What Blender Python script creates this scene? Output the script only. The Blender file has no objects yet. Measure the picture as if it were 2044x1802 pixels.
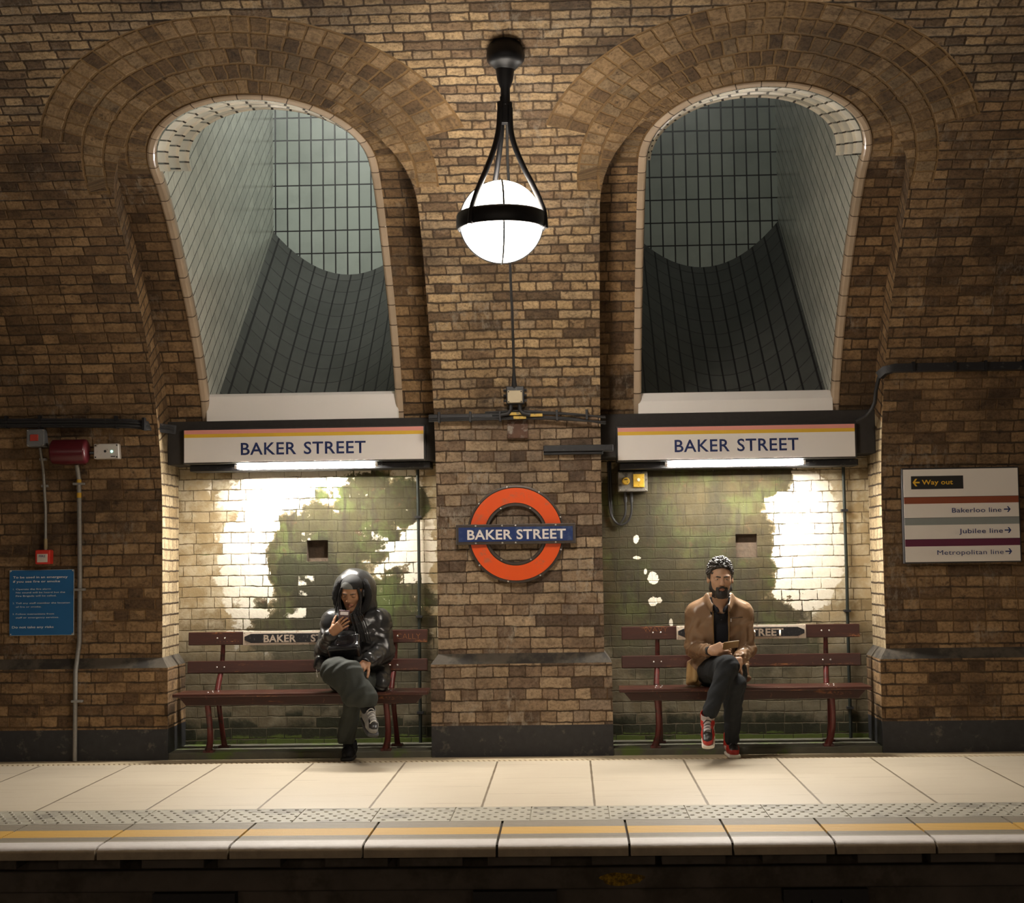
import bpy, bmesh, math, random
import numpy as np
from mathutils import Vector, Matrix
from mathutils.geometry import delaunay_2d_cdt

SC = bpy.context.scene
COL = SC.collection
PI = math.pi

# ---------------------------------------------------------------- camera
# metres; x along the platform, y into the wall (wall face y=0), z up from the platform top
CAM_POS = Vector((0.0, -10.7, 1.345))
ROLL, PITCH, YAW = 0.0147, math.atan(205.7 / 3150), math.atan(112 / 3150 * math.cos(math.atan(205.7 / 3150)))
fwd = Vector((-math.sin(YAW) * math.cos(PITCH), math.cos(YAW) * math.cos(PITCH), math.sin(PITCH)))
r1 = Vector((math.cos(YAW), math.sin(YAW), 0))
u1 = Vector((math.sin(YAW) * math.sin(PITCH), -math.cos(YAW) * math.sin(PITCH), math.cos(PITCH)))
rgt = math.cos(ROLL) * r1 - math.sin(ROLL) * u1
upv = math.sin(ROLL) * r1 + math.cos(ROLL) * u1
cam = bpy.data.objects.new('camera', bpy.data.cameras.new('camera'))
COL.objects.link(cam)
cam.data.sensor_width = 36
cam.data.lens = 36 * 3150 / 2044
M = Matrix((rgt, upv, -fwd)).transposed().to_4x4()
M.translation = CAM_POS
cam.matrix_world = M
SC.camera = cam

# ---------------------------------------------------------------- world, exposure, fill lights behind the viewer
w = bpy.data.worlds.new('world')
SC.world = w
w.use_nodes = True
w.node_tree.nodes['Background'].inputs[0].default_value = (1.0, 0.86, 0.7, 1)
w.node_tree.nodes['Background'].inputs[1].default_value = 0.025
SC.view_settings.view_transform = 'Standard'
SC.view_settings.look = 'None'
SC.view_settings.exposure = 0.75
SC.view_settings.gamma = 1.0


def lamp(name, loc, power, radius=0.2, col=(1, .89, .75)):
    l = bpy.data.lights.new(name, 'POINT')
    l.energy = power
    l.shadow_soft_size = radius
    l.color = col
    o = bpy.data.objects.new(name, l)
    o.location = loc
    COL.objects.link(o)
    return o


# unseen fill lights added behind the viewer, where the opposite platform's lamps would be; the next globes along this wall
for lx in (-6.3, -0.3, 5.7):
    lamp('opposite_platform_fill', (lx, -11.5, 3.2), 4)
for lx in (-4.8, -1.8, 1.2, 4.2):
    lamp('opposite_low_fill', (lx, -12.7, 2.0), 32, .3)
for lx in (-6.6, 6.0):
    lamp('next_platform_lamp', (lx, -2.14, 3.16), 5)
GLOBE_UP, GLOBE_DOWN = 16.0, 60.0
TUBE_FRONT, TUBE_BACK = 570.0, 55.0
SHAFT_POWER = (8.0, 1.3)

# ---------------------------------------------------------------- helpers


def tag(o, label=None, cat=None, group=None, kind=None):
    if label: o['label'] = label
    if cat: o['category'] = cat
    if group: o['group'] = group
    if kind: o['kind'] = kind
    return o


def thing(name, loc, label, cat, group=None):
    o = bpy.data.objects.new(name, None)
    o.location = loc
    o.empty_display_size = .1
    COL.objects.link(o)
    return tag(o, label, cat, group)


def origin_of(p):
    v = Vector((0, 0, 0))
    while p:
        v += p.location
        p = p.parent
    return v


def link_mesh(name, me, parent=None):
    o = bpy.data.objects.new(name, me)
    COL.objects.link(o)
    if parent:
        og = origin_of(parent)
        me.transform(Matrix.Translation(-og))
        o.parent = parent
    return o


class MB:
    """collects shapes in world metres and links them as one mesh object"""

    def __init__(self):
        self.v, self.f, self.m, self.uv = [], [], [], []

    def add(self, verts, faces, mi=0, uvs=None):
        n = len(self.v)
        self.v += [tuple(p) for p in verts]
        for k, f in enumerate(faces):
            self.f.append([n + i for i in f])
            self.m.append(mi)
            self.uv.append(uvs[k] if uvs else None)
        return self

    def box(self, c, s, rot=None, mi=0):
        hx, hy, hz = s[0] / 2, s[1] / 2, s[2] / 2
        vs = [Vector((x, y, z)) for x in (-hx, hx) for y in (-hy, hy) for z in (-hz, hz)]
        if rot is not None: vs = [rot @ v for v in vs]
        c = Vector(c)
        return self.add([v + c for v in vs], [(0, 1, 3, 2), (4, 6, 7, 5), (0, 4, 5, 1), (2, 3, 7, 6), (0, 2, 6, 4), (1, 5, 7, 3)], mi)

    def bx(self, x0, x1, y0, y1, z0, z1, mi=0):
        return self.box(((x0 + x1) / 2, (y0 + y1) / 2, (z0 + z1) / 2), (x1 - x0, y1 - y0, z1 - z0), None, mi)

    def tube(self, pts, r, n=10, cap=True, mi=0, sq=None):
        pts = [Vector(p) for p in pts]
        rs = r if isinstance(r, (list, tuple)) else [r] * len(pts)
        rings, prev = [], None
        for i, p in enumerate(pts):
            a = pts[max(i - 1, 0)]
            b = pts[min(i + 1, len(pts) - 1)]
            t = (b - a).normalized()
            if prev is None:
                ref = Vector((0, 0, 1)) if abs(t.z) < .9 else Vector((1, 0, 0))
                nx = t.cross(ref).normalized()
            else:
                nx = (prev - t * prev.dot(t)).normalized()
            prev = nx
            ny = t.cross(nx)
            if sq:
                rings.append([p + nx * sq[0] * cx + ny * sq[1] * cy for cx, cy in ((-1, -1), (1, -1), (1, 1), (-1, 1))])
            else:
                rings.append([p + (nx * math.cos(2 * PI * k / n) + ny * math.sin(2 * PI * k / n)) * rs[i] for k in range(n)])
        n = len(rings[0])
        vs = [v for rg in rings for v in rg]
        fs = [(i * n + k, i * n + (k + 1) % n, (i + 1) * n + (k + 1) % n, (i + 1) * n + k) for i in range(len(rings) - 1) for k in range(n)]
        if cap:
            fs.append(tuple(reversed(range(n))))
            fs.append(tuple((len(rings) - 1) * n + k for k in range(n)))
        return self.add(vs, fs, mi)

    def lathe(self, prof, c, n=32, axis='z', mi=0):
        c = Vector(c)
        vs, fs = [], []
        for (r, h) in prof:
            for k in range(n):
                a = 2 * PI * k / n
                x, y = r * math.cos(a), r * math.sin(a)
                vs.append(c + (Vector((x, y, h)) if axis == 'z' else Vector((x, h, y)) if axis == 'y' else Vector((h, x, y))))
        for i in range(len(prof) - 1):
            for k in range(n):
                q = (i * n + k, i * n + (k + 1) % n, (i + 1) * n + (k + 1) % n, (i + 1) * n + k)
                fs.append(q if axis != 'y' else tuple(reversed(q)))
        return self.add(vs, fs, mi)

    def prism(self, poly, y0, y1, mi=0):
        """poly in (x, z), extruded from y0 to y1"""
        n = len(poly)
        vs = [(x, y0, z) for x, z in poly] + [(x, y1, z) for x, z in poly]
        fs = [tuple(range(n)), tuple(reversed(range(n, 2 * n)))] + [(i, i + n, (i + 1) % n + n, (i + 1) % n) for i in range(n)]
        return self.add(vs, fs, mi)

    def prismx(self, poly, x0, x1, mi=0):
        """poly in (y, z), extruded along x"""
        n = len(poly)
        vs = [(x0, y, z) for y, z in poly] + [(x1, y, z) for y, z in poly]
        fs = [tuple(range(n)), tuple(reversed(range(n, 2 * n)))] + [(i, i + n, (i + 1) % n + n, (i + 1) % n) for i in range(n)]
        return self.add(vs, fs, mi)

    def ball(self, c, r, n=16, m=10, mi=0):
        c = Vector(c)
        rr = r if isinstance(r, (tuple, list)) else (r, r, r)
        vs = [c + Vector((0, 0, -rr[2]))]
        for i in range(1, m):
            t = -PI / 2 + PI * i / m
            for k in range(n):
                a = 2 * PI * k / n
                vs.append(c + Vector((rr[0] * math.cos(t) * math.cos(a), rr[1] * math.cos(t) * math.sin(a), rr[2] * math.sin(t))))
        vs.append(c + Vector((0, 0, rr[2])))
        fs = [(0, 1 + (k + 1) % n, 1 + k) for k in range(n)]
        for i in range(m - 2):
            for k in range(n):
                fs.append((1 + i * n + k, 1 + i * n + (k + 1) % n, 1 + (i + 1) * n + (k + 1) % n, 1 + (i + 1) * n + k))
        l = len(vs) - 1
        fs += [(l, 1 + (m - 2) * n + k, 1 + (m - 2) * n + (k + 1) % n) for k in range(n)]
        return self.add(vs, fs, mi)

    def build(self, name, mats, parent=None, smooth=False, bevel=0, seg=2, recalc=True):
        me = bpy.data.meshes.new(name)
        me.from_pydata(self.v, [], self.f)
        for m in (mats if isinstance(mats, (list, tuple)) else [mats]): me.materials.append(m)
        me.polygons.foreach_set('material_index', self.m)
        if any(u is not None for u in self.uv):
            ul = me.uv_layers.new(name='UVMap')
            for p, u in zip(me.polygons, self.uv):
                if u is None: continue
                for li, q in zip(p.loop_indices, u): ul.data[li].uv = q
        if recalc:
            bm = bmesh.new()
            bm.from_mesh(me)
            bmesh.ops.recalc_face_normals(bm, faces=bm.faces)
            bm.to_mesh(me)
            bm.free()
        o = link_mesh(name, me, parent)
        if smooth:
            me.shade_smooth()
            try:
                me.set_sharp_from_angle(angle=math.radians(smooth if smooth is not True else 45))
            except Exception:
                pass
        if bevel:
            b = o.modifiers.new('bevel', 'BEVEL')
            b.width = bevel
            b.segments = seg
            b.limit_method = 'ANGLE'
        return o


def struct(o):
    o['kind'] = 'structure'
    return o


# ---------------------------------------------------------------- node helpers
class NT:
    def __init__(self, name):
        self.mat = bpy.data.materials.new(name)
        self.mat.use_nodes = True
        self.t = self.mat.node_tree
        self.bsdf = self.t.nodes['Principled BSDF']

    def n(self, typ, **kw):
        nd = self.t.nodes.new(typ)
        for k, v in kw.items(): setattr(nd, k, v)
        return nd

    def set(self, sock, v):
        if hasattr(v, 'is_linked'):
            self.t.links.new(v, sock)
        elif isinstance(v, (tuple, list)) and sock.type == 'RGBA' and len(v) == 3:
            sock.default_value = (*v, 1)
        else:
            sock.default_value = v

    def math(self, op, a, b=0.0, c=0.0, clamp=False):
        nd = self.n('ShaderNodeMath', operation=op, use_clamp=clamp)
        for i, v in enumerate((a, b, c)): self.set(nd.inputs[i], v)
        return nd.outputs[0]

    def ss(self, v, a, b, o0=0.0, o1=1.0):
        nd = self.n('ShaderNodeMapRange', interpolation_type='SMOOTHSTEP')
        for i, q in enumerate((v, a, b, o0, o1)): self.set(nd.inputs[i], q)
        return nd.outputs[0]

    def mix(self, f, a, b, mode='MIX'):
        nd = self.n('ShaderNodeMix', data_type='RGBA', blend_type=mode)
        self.set(nd.inputs[0], f)
        self.set(nd.inputs[6], a)
        self.set(nd.inputs[7], b)
        return nd.outputs[2]

    def noise(self, vec, scale, detail=3, rough=.55, out=0, dist=0):
        nd = self.n('ShaderNodeTexNoise')
        if vec is not None: self.set(nd.inputs['Vector'], vec)
        nd.inputs['Scale'].default_value = scale
        nd.inputs['Detail'].default_value = detail
        nd.inputs['Roughness'].default_value = rough
        nd.inputs['Distortion'].default_value = dist
        return nd.outputs[out]

    def ramp(self, v, stops, const=False):
        nd = self.n('ShaderNodeValToRGB')
        cr = nd.color_ramp
        if const: cr.interpolation = 'CONSTANT'
        while len(cr.elements) < len(stops): cr.elements.new(.5)
        for e, (p, c) in zip(cr.elements, stops):
            e.position = p
            e.color = (*c, 1)
        self.set(nd.inputs[0], v)
        return nd.outputs[0]

    def uv(self):
        return self.n('ShaderNodeUVMap', uv_map='UVMap').outputs[0]

    def obj(self):
        return self.n('ShaderNodeTexCoord').outputs['Object']

    def geo(self):
        return self.n('ShaderNodeNewGeometry').outputs['Position']

    def sep(self, v):
        return self.n('ShaderNodeSeparateXYZ').outputs if False else self._sep(v)

    def _sep(self, v):
        nd = self.n('ShaderNodeSeparateXYZ')
        self.set(nd.inputs[0], v)
        return nd.outputs

    def comb(self, x, y, z=0.0):
        nd = self.n('ShaderNodeCombineXYZ')
        for i, q in enumerate((x, y, z)): self.set(nd.inputs[i], q)
        return nd.outputs[0]

    def blob(self, u, v, x, z, rx, rz, soft=.5):
        """1 inside an ellipse at (x, z), falling to 0 past its rim"""
        a = self.math('MULTIPLY', self.math('SUBTRACT', u, x), 1 / rx)
        b = self.math('MULTIPLY', self.math('SUBTRACT', v, z), 1 / rz)
        d = self.math('SQRT', self.math('ADD', self.math('MULTIPLY', a, a), self.math('MULTIPLY', b, b)))
        return self.ss(d, 1 - soft, 1 + soft, 1.0, 0.0)

    def bump(self, h, strength=.5, dist=.01):
        nd = self.n('ShaderNodeBump')
        nd.inputs['Strength'].default_value = strength
        nd.inputs['Distance'].default_value = dist
        self.set(nd.inputs['Height'], h)
        self.t.links.new(nd.outputs[0], self.bsdf.inputs['Normal'])

    def fin(self, col=None, rough=None, metal=None, spec=None):
        if col is not None: self.set(self.bsdf.inputs['Base Color'], col)
        if rough is not None: self.set(self.bsdf.inputs['Roughness'], rough)
        if metal is not None: self.set(self.bsdf.inputs['Metallic'], metal)
        if spec is not None: self.set(self.bsdf.inputs['Specular IOR Level'], spec)
        return self.mat


def mat(name, col, rough=.5, metal=0., spec=.5, var=.15, scale=30, bump=0., bdist=.002, dirt=None):
    """plain material with a little noise in colour and relief; dirt = (colour, amount, scale)"""
    t = NT(name)
    co = t.obj()
    n = t.noise(co, scale, 4)
    c = t.mix(t.math('MULTIPLY', n, 1.0), tuple(x * (1 - var) for x in col), tuple(min(1, x * (1 + var)) for x in col))
    if dirt:
        dn = t.ss(t.noise(co, dirt[2], 5, .65), .62 - dirt[1] * .4, .75 - dirt[1] * .3)
        c = t.mix(dn, c, dirt[0])
    if bump: t.bump(n, bump, bdist)
    return t.fin(c, rough, metal, spec)


def emit(name, col, strength):
    t = NT(name)
    t.bsdf.inputs['Emission Color'].default_value = (*col, 1)
    t.bsdf.inputs['Emission Strength'].default_value = strength
    return t.fin((.9, .9, .9), .3)


# ---------------------------------------------------------------- brick materials
def bricks(t, u, v, h, w1, w2, mort=(.004, .009), warp=.012, stag=.25):
    """English-bond courses; returns masks (1 = brick face) overall, of bed joints and of upright joints, a per-brick random value and the coordinates"""
    vec = t.comb(u, v)
    nz = t._sep(t.noise(vec, 13, 4, .6, 1))
    n2 = t._sep(t.noise(vec, 1.7, 1, .5, 1))
    u = t.math('MULTIPLY_ADD', t.math('SUBTRACT', nz[0], .5), warp, u)
    v = t.math('MULTIPLY_ADD', t.math('SUBTRACT', nz[1], .5), warp, v)
    v = t.math('MULTIPLY_ADD', t.math('SUBTRACT', n2[1], .5), .02, v)
    vr = t.math('DIVIDE', v, h)
    row = t.math('FLOOR', vr)
    par = t.math('FLOORED_MODULO', row, 2.0)
    wd = t.math('MULTIPLY_ADD', par, w2 - w1, w1)
    wn = t.n('ShaderNodeTexWhiteNoise', noise_dimensions='1D')
    t.set(wn.inputs['W'], row)
    us = t.math('MULTIPLY_ADD', wn.outputs[0], w1 * stag, u)
    ur = t.math('DIVIDE', us, wd)
    col = t.math('FLOOR', ur)
    fu = t.math('MULTIPLY', t.math('FRACT', ur), wd)
    fv = t.math('MULTIPLY', t.math('FRACT', vr), h)
    jw = t.math('MULTIPLY', t.math('SUBTRACT', t.noise(vec, 23, 3, .6), .5), .009)
    du = t.math('ADD', t.math('MULTIPLY', t.math('MINIMUM', fu, t.math('SUBTRACT', wd, fu)), 1.35), jw)
    dv = t.math('ADD', t.math('MINIMUM', fv, t.math('SUBTRACT', h, fv)), jw)
    mh, mv = t.ss(dv, mort[0], mort[1]), t.ss(du, mort[0], mort[1])
    rn = t.n('ShaderNodeTexWhiteNoise', noise_dimensions='2D')
    t.set(rn.inputs['Vector'], t.comb(t.math('ADD', col, .5), t.math('ADD', row, .5)))
    return t.math('MULTIPLY', mh, mv), mh, mv, rn.outputs[0], vec


def brick_mat(name, pal, mortar, h=.0745, w1=.215, w2=.109, rough=.85, mort=(.003, .0085), warp=.013, stag=.25,
              soot=.45, soot_col=(.020, .014, .011), white=.0, contrast=.5, bstr=.7, mort2=None, seed=0., bed=(.05, .035, .023)):
    """bed: colour of the sooty bed joints; mortar / mort2: the upright joints, in drifts"""
    t = NT(name)
    s = t._sep(t.uv())
    mask, mh, mv, rnd, vec = bricks(t, s[0], s[1], h, w1, w2, mort, warp, stag)
    vec = t.comb(s[0], s[1], seed)
    base = t.ramp(rnd, [(i / max(1, len(pal) - 1), c) for i, c in enumerate(pal)])
    n1 = t.noise(vec, 55, 6, .7)
    nb = t.noise(vec, 15, 5, .65)
    base = t.mix(1.0, base, t.ramp(n1, [(.3, (1 - contrast,) * 3), (.5, (1, 1, 1)), (.75, (1 + contrast * .6,) * 3)]), 'MULTIPLY')
    base = t.mix(1.0, base, t.ramp(nb, [(.3, (.62, .60, .58)), (.52, (1, 1, 1)), (.75, (1.22, 1.2, 1.16))]), 'MULTIPLY')
    nm = t.noise(vec, 2.6, 4)
    drift = t.ss(nm, .42, .62)
    c = t.mix(mv, t.mix(drift, mortar, mort2 or mortar), base)
    c = t.mix(mh, t.mix(t.math('MULTIPLY', drift, .55), bed, mort2 or mortar), c)
    # soot in cloudy patches and specks
    ns = t.noise(vec, 1.3, 7, .66)
    c = t.mix(t.math('MULTIPLY', t.ss(ns, .42, .70), soot), c, soot_col)
    np_ = t.noise(vec, 14, 5, .65)
    c = t.mix(t.math('MULTIPLY', t.ss(np_, .57, .70), soot), c, soot_col)
    nq = t.noise(t.comb(t.math('MULTIPLY', s[0], .35), s[1], seed + 2), 9, 5, .7)
    c = t.mix(t.math('MULTIPLY', t.ss(nq, .55, .70), soot * .8), c, soot_col)
    if white:
        nw = t.noise(vec, 2.2, 6, .7)
        nw2 = t.noise(t.comb(t.math('MULTIPLY', s[0], 2.2), s[1], 4.0), 11, 6, .75)
        k = t.math('MULTIPLY', t.ss(nw, .50, .66), t.ss(nw2, .46, .62))
        c = t.mix(t.math('MULTIPLY', k, white), c, (.46, .41, .34))
    hgt = t.math('ADD', t.math('MULTIPLY', mask, .8), t.math('ADD', t.math('MULTIPLY', n1, .7), t.math('MULTIPLY', nb, .8)))
    t.bump(hgt, bstr, .008)
    return t.fin(c, rough, 0, .25)


STOCK = [(0.113, 0.076, 0.047), (0.228, 0.150, 0.088), (0.314, 0.210, 0.117), (0.381, 0.262, 0.144), (0.462, 0.327, 0.185), (0.288, 0.210, 0.136), (0.402, 0.282, 0.158)]
DARKS = [(0.106, 0.065, 0.036), (0.181, 0.112, 0.059), (0.231, 0.143, 0.072), (0.281, 0.176, 0.089), (0.344, 0.220, 0.113)]
M_VAULT = brick_mat('vault brick', STOCK, (.075, .045, .024), h=.0705, mort=(.002, .0125), warp=.026, soot=.6, white=.3, mort2=(.10, .062, .03), contrast=.65)
M_PIER = brick_mat('pier brick', [(r * .97, g * 1.02, b * 1.2) for r, g, b in STOCK], (.075, .048, .03), mort=(.0015, .008), warp=.018, soot=.36, white=.6, mort2=(.15, .085, .04))
M_SIDE = brick_mat('dimmed sooty side brick', DARKS, (.085, .05, .024), mort=(.002, .0095), warp=.018, soot=.65, mort2=(.21, .12, .05), white=.25, seed=3.)  # darker palette carries the light falloff at the sides besides soot
M_RING = brick_mat('arch ring brick', [(.11, .068, .036), (.19, .12, .06), (.25, .16, .08), (.33, .22, .12), (.20, .14, .08)], (.20, .12, .05), h=.123, w1=.081, w2=.081,
                   mort=(.004, .012), warp=.017, stag=1.0, soot=.6, mort2=(.26, .155, .06), bed=(.20, .12, .05), seed=6.)
M_RECESS = brick_mat('recess brick', DARKS, (.075, .045, .024), soot=.65, white=.35, mort2=(.14, .08, .035), seed=9.)
M_RETURN = brick_mat('reveal brick', [(.3, .22, .12), (.42, .33, .2), (.5, .4, .26), (.36, .27, .15)], (.14, .09, .05), soot=.25, seed=12.)
M_FAR = brick_mat('far vault brick', DARKS, (.07, .045, .024), soot=.5)
# ================================================================ the setting
AL = (-1.8375, 1.1625)          # centres of the two alcoves / light shafts
HW = .94                        # half width of an alcove
SC_ARCH, R_RIM = 4.08, .705     # arch centre (arc length up the wall) and rim radius
EA, EB, EZ = 6.86, 3.5, 1.6     # elliptical vault: half span, rise, springing height

_t = np.linspace(0, PI, 4001)
_y, _z = -EA * (1 - np.cos(_t)), EZ + EB * np.sin(_t)
_s = EZ + np.concatenate([[0], np.cumsum(np.hypot(np.diff(_y), np.diff(_z)))])
S_END = float(_s[-1])


def PV(s):
    """point (y, z) of the wall and vault at arc length s above the platform"""
    if s <= EZ: return 0.0, s
    return float(np.interp(s, _s, _y)), float(np.interp(s, _s, _z))


def NV(s):
    """normal pointing into the masonry"""
    if s <= EZ: return 1.0, 0.0
    t = float(np.interp(s, _s, _t))
    a, b = EA * math.sin(t), EB * math.cos(t)
    l = math.hypot(a, b)
    return b / l, a / l


def DQ(s):
    return float(np.interp(s, [2.0, 2.3, 3.2, 3.9, 4.5, 4.83], [.32, .30, .2, .17, .05, 0.0]))


def QV(s, extra=0.0):
    (y, z), (ny, nz), d = PV(s), NV(s), DQ(s) + extra
    return y + ny * d, z + nz * d


def recess_outline(c, s0=0.0, n=28):
    pts = [(c - HW, s) for s in np.arange(s0, 3.85, .11)]
    pts += [(c - HW * math.cos(PI * k / n), 3.85 + .95 * math.sin(PI * k / n)) for k in range(n + 1)]
    pts += [(c + HW, s) for s in np.arange(s0, 3.85, .11)[::-1]]
    return pts


def rim_outline(c, r, s0=2.05, n=36):
    pts = [(c - r, s) for s in np.arange(s0, SC_ARCH - .03, .1)]
    pts += [(c - r * math.cos(PI * k / n), SC_ARCH + r * math.sin(PI * k / n)) for k in range(n + 1)]
    pts += [(c + r, s) for s in np.arange(s0, SC_ARCH - .03, .1)[::-1]]
    return pts


def inside(poly, x, y):
    r, j = False, len(poly) - 1
    for i in range(len(poly)):
        xi, yi = poly[i]
        xj, yj = poly[j]
        if (yi > y) != (yj > y) and x < (xj - xi) * (y - yi) / (yj - yi) + xi: r = not r
        j = i
    return r


def cdt_surface(name, bounds, lines, keep, f3, zone, mats, uvf, dx=.2, ds=.08):
    x0, x1, s0, s1 = bounds
    pts, edges = [], []

    def chain(pl, closed=False):
        n = len(pts)
        pts.extend(Vector(p) for p in pl)
        edges.extend((n + i, n + i + 1) for i in range(len(pl) - 1))
        if closed: edges.append((n + len(pl) - 1, n))
    nx, ns = max(1, round((x1 - x0) / dx)), max(1, round((s1 - s0) / ds))
    bx = [x0 + (x1 - x0) * i / nx for i in range(nx + 1)]
    bs = [s0 + (s1 - s0) * i / ns for i in range(ns + 1)]
    chain([(x, s0) for x in bx] + [(x1, s) for s in bs[1:]] + [(x, s1) for x in bx[-2::-1]] + [(x0, s) for s in bs[-2:0:-1]], True)
    for l, cl in lines: chain(l, cl)
    for x in bx[1:-1]:
        for s in bs[1:-1]: pts.append(Vector((x + .013 * math.sin(s * 50), s)))
    V, _, F = delaunay_2d_cdt(pts, edges, [], 0, 1e-5)[:3]
    mb = MB()
    mb.v = [f3(v.x, v.y) for v in V]
    for f in F:
        cx, cs = sum(V[i].x for i in f) / 3, sum(V[i].y for i in f) / 3
        if not keep(cx, cs): continue
        zi = zone(cx, cs)
        mb.f.append(list(f))
        mb.m.append(zi)
        mb.uv.append([uvf(V[i].x, V[i].y, zi, cx, cs) for i in f])
    o = mb.build(name, mats, recalc=False)
    # face the tunnel
    bm = bmesh.new()
    bm.from_mesh(o.data)
    bmesh.ops.delete(bm, geom=[v for v in bm.verts if not v.link_faces], context='VERTS')
    bm.normal_update()
    flip = [f for f in bm.faces if f.normal.y > 0 or (abs(f.normal.y) < 1e-4 and f.normal.z > 0)]
    bmesh.ops.reverse_faces(bm, faces=flip)
    bm.to_mesh(o.data)
    bm.free()
    o.data.shade_smooth()
    return struct(o)


def ring_zone(cx, cs):
    """which alcove's arch ring a point of the wall belongs to"""
    for i, c in enumerate(AL):
        r = math.hypot(cx - c, cs - SC_ARCH)
        a = math.degrees(math.atan2(cs - SC_ARCH, cx - c))
        if r < R_RIM + .375 and cs > SC_ARCH - .06 - .05 * i: return i
        if r < R_RIM + .622 and 18 < a < 162: return i
    return -1


def ring_uv(x, s, i):
    dx, dy = x - AL[i], s - SC_ARCH
    return (math.atan2(dy, dx) + 4) * 1.0, math.hypot(dx, dy) - R_RIM + .123 * 4


outl = [recess_outline(c) for c in AL]
holes = [[(c - HW, 0), *recess_outline(c), (c + HW, 0)] for c in AL]
lines = [(o, False) for o in outl]
for i, c in enumerate(AL):
    for rr, a0 in ((R_RIM + .375, -2), (R_RIM + .622, 18)):
        lines.append(([(c + rr * math.cos(math.radians(a)), SC_ARCH + rr * math.sin(math.radians(a))) for a in np.linspace(a0, 180 - a0, 50)], False))
    for a in (18, 162):
        lines.append(([(c + r * math.cos(math.radians(a)), SC_ARCH + r * math.sin(math.radians(a))) for r in (R_RIM + .375, R_RIM + .622)], False))
    sl = SC_ARCH - .06 - .05 * i
    lines.append(([(c - 1.08, sl), (c - HW, sl)], False))
    lines.append(([(c + HW, sl), (c + 1.08, sl)], False))
lines += [([(AL[0] + HW, 2.27), (AL[1] - HW, 2.27)], False), ([(-4.6, 4.62), (4.4, 4.62)], False)]


def w_zone(cx, cs):
    if ring_zone(cx, cs) >= 0: return 2
    if cs > 4.62: return 0
    if AL[0] < cx < AL[1]: return 1 if cs < 2.27 else 0
    return 3


def w_uv(x, s, zi, cx, cs):
    if zi == 2: return ring_uv(x, s, ring_zone(cx, cs))
    return x + 20, s + 20


cdt_surface('wall_back', (-4.6, 4.4, 0, 6.4), lines, lambda x, s: not any(inside(h, x, s) for h in holes),
            lambda x, s: (x, *PV(s)), w_zone, [M_VAULT, M_PIER, M_RING, M_SIDE], w_uv)

# recess surface around each tiled shaft mouth, and the reveal that joins it to the wall face
for i, c in enumerate(AL):
    o1 = [(x, s) for x, s in recess_outline(c, 2.2)]
    o2 = rim_outline(c, R_RIM - .01)
    p1 = [(c - HW, 2.2), *o1, (c + HW, 2.2)]
    p2 = [(c - R_RIM + .01, 2.0), *o2, (c + R_RIM - .01, 2.0)]
    cdt_surface('wall_recess', (c - 1.0, c + 1.0, 2.05, 4.9), [(o1, False), (o2, False), ([(c - HW, 2.2), (c + HW, 2.2)], False), ([(c - 1, SC_ARCH - .02), (c + 1, SC_ARCH - .02)], False)],
                lambda x, s: inside(p1, x, s) and not inside(p2, x, s), lambda x, s: (x, *QV(s)),
                lambda x, s: 1 if s > SC_ARCH - .02 else 0, [M_RECESS, M_RING],
                lambda x, s, z, cx, cs: ring_uv(x, s, i) if z else (x + 7, s + 7), dx=.1)
    mb = MB()
    po = recess_outline(c)
    for (xa, sa), (xb, sb) in zip(po[:-1], po[1:]):
        fa, fb = (xa, *PV(sa)), (xb, *PV(sb))
        ba = (xa, .45, sa) if sa < 2.2 else (xa, *QV(sa))
        bb = (xb, .45, sb) if sb < 2.2 else (xb, *QV(sb))
        da, db = math.dist(fa, ba), math.dist(fb, bb)
        mb.add([fa, fb, bb, ba], [(0, 1, 2, 3)], 0 if max(sa, sb) < 2.25 else 1, [((0, sa), (0, sb), (db, sb), (da, sa))])
    struct(mb.build('wall_reveal', [M_RETURN, M_RECESS], smooth=30))

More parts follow.
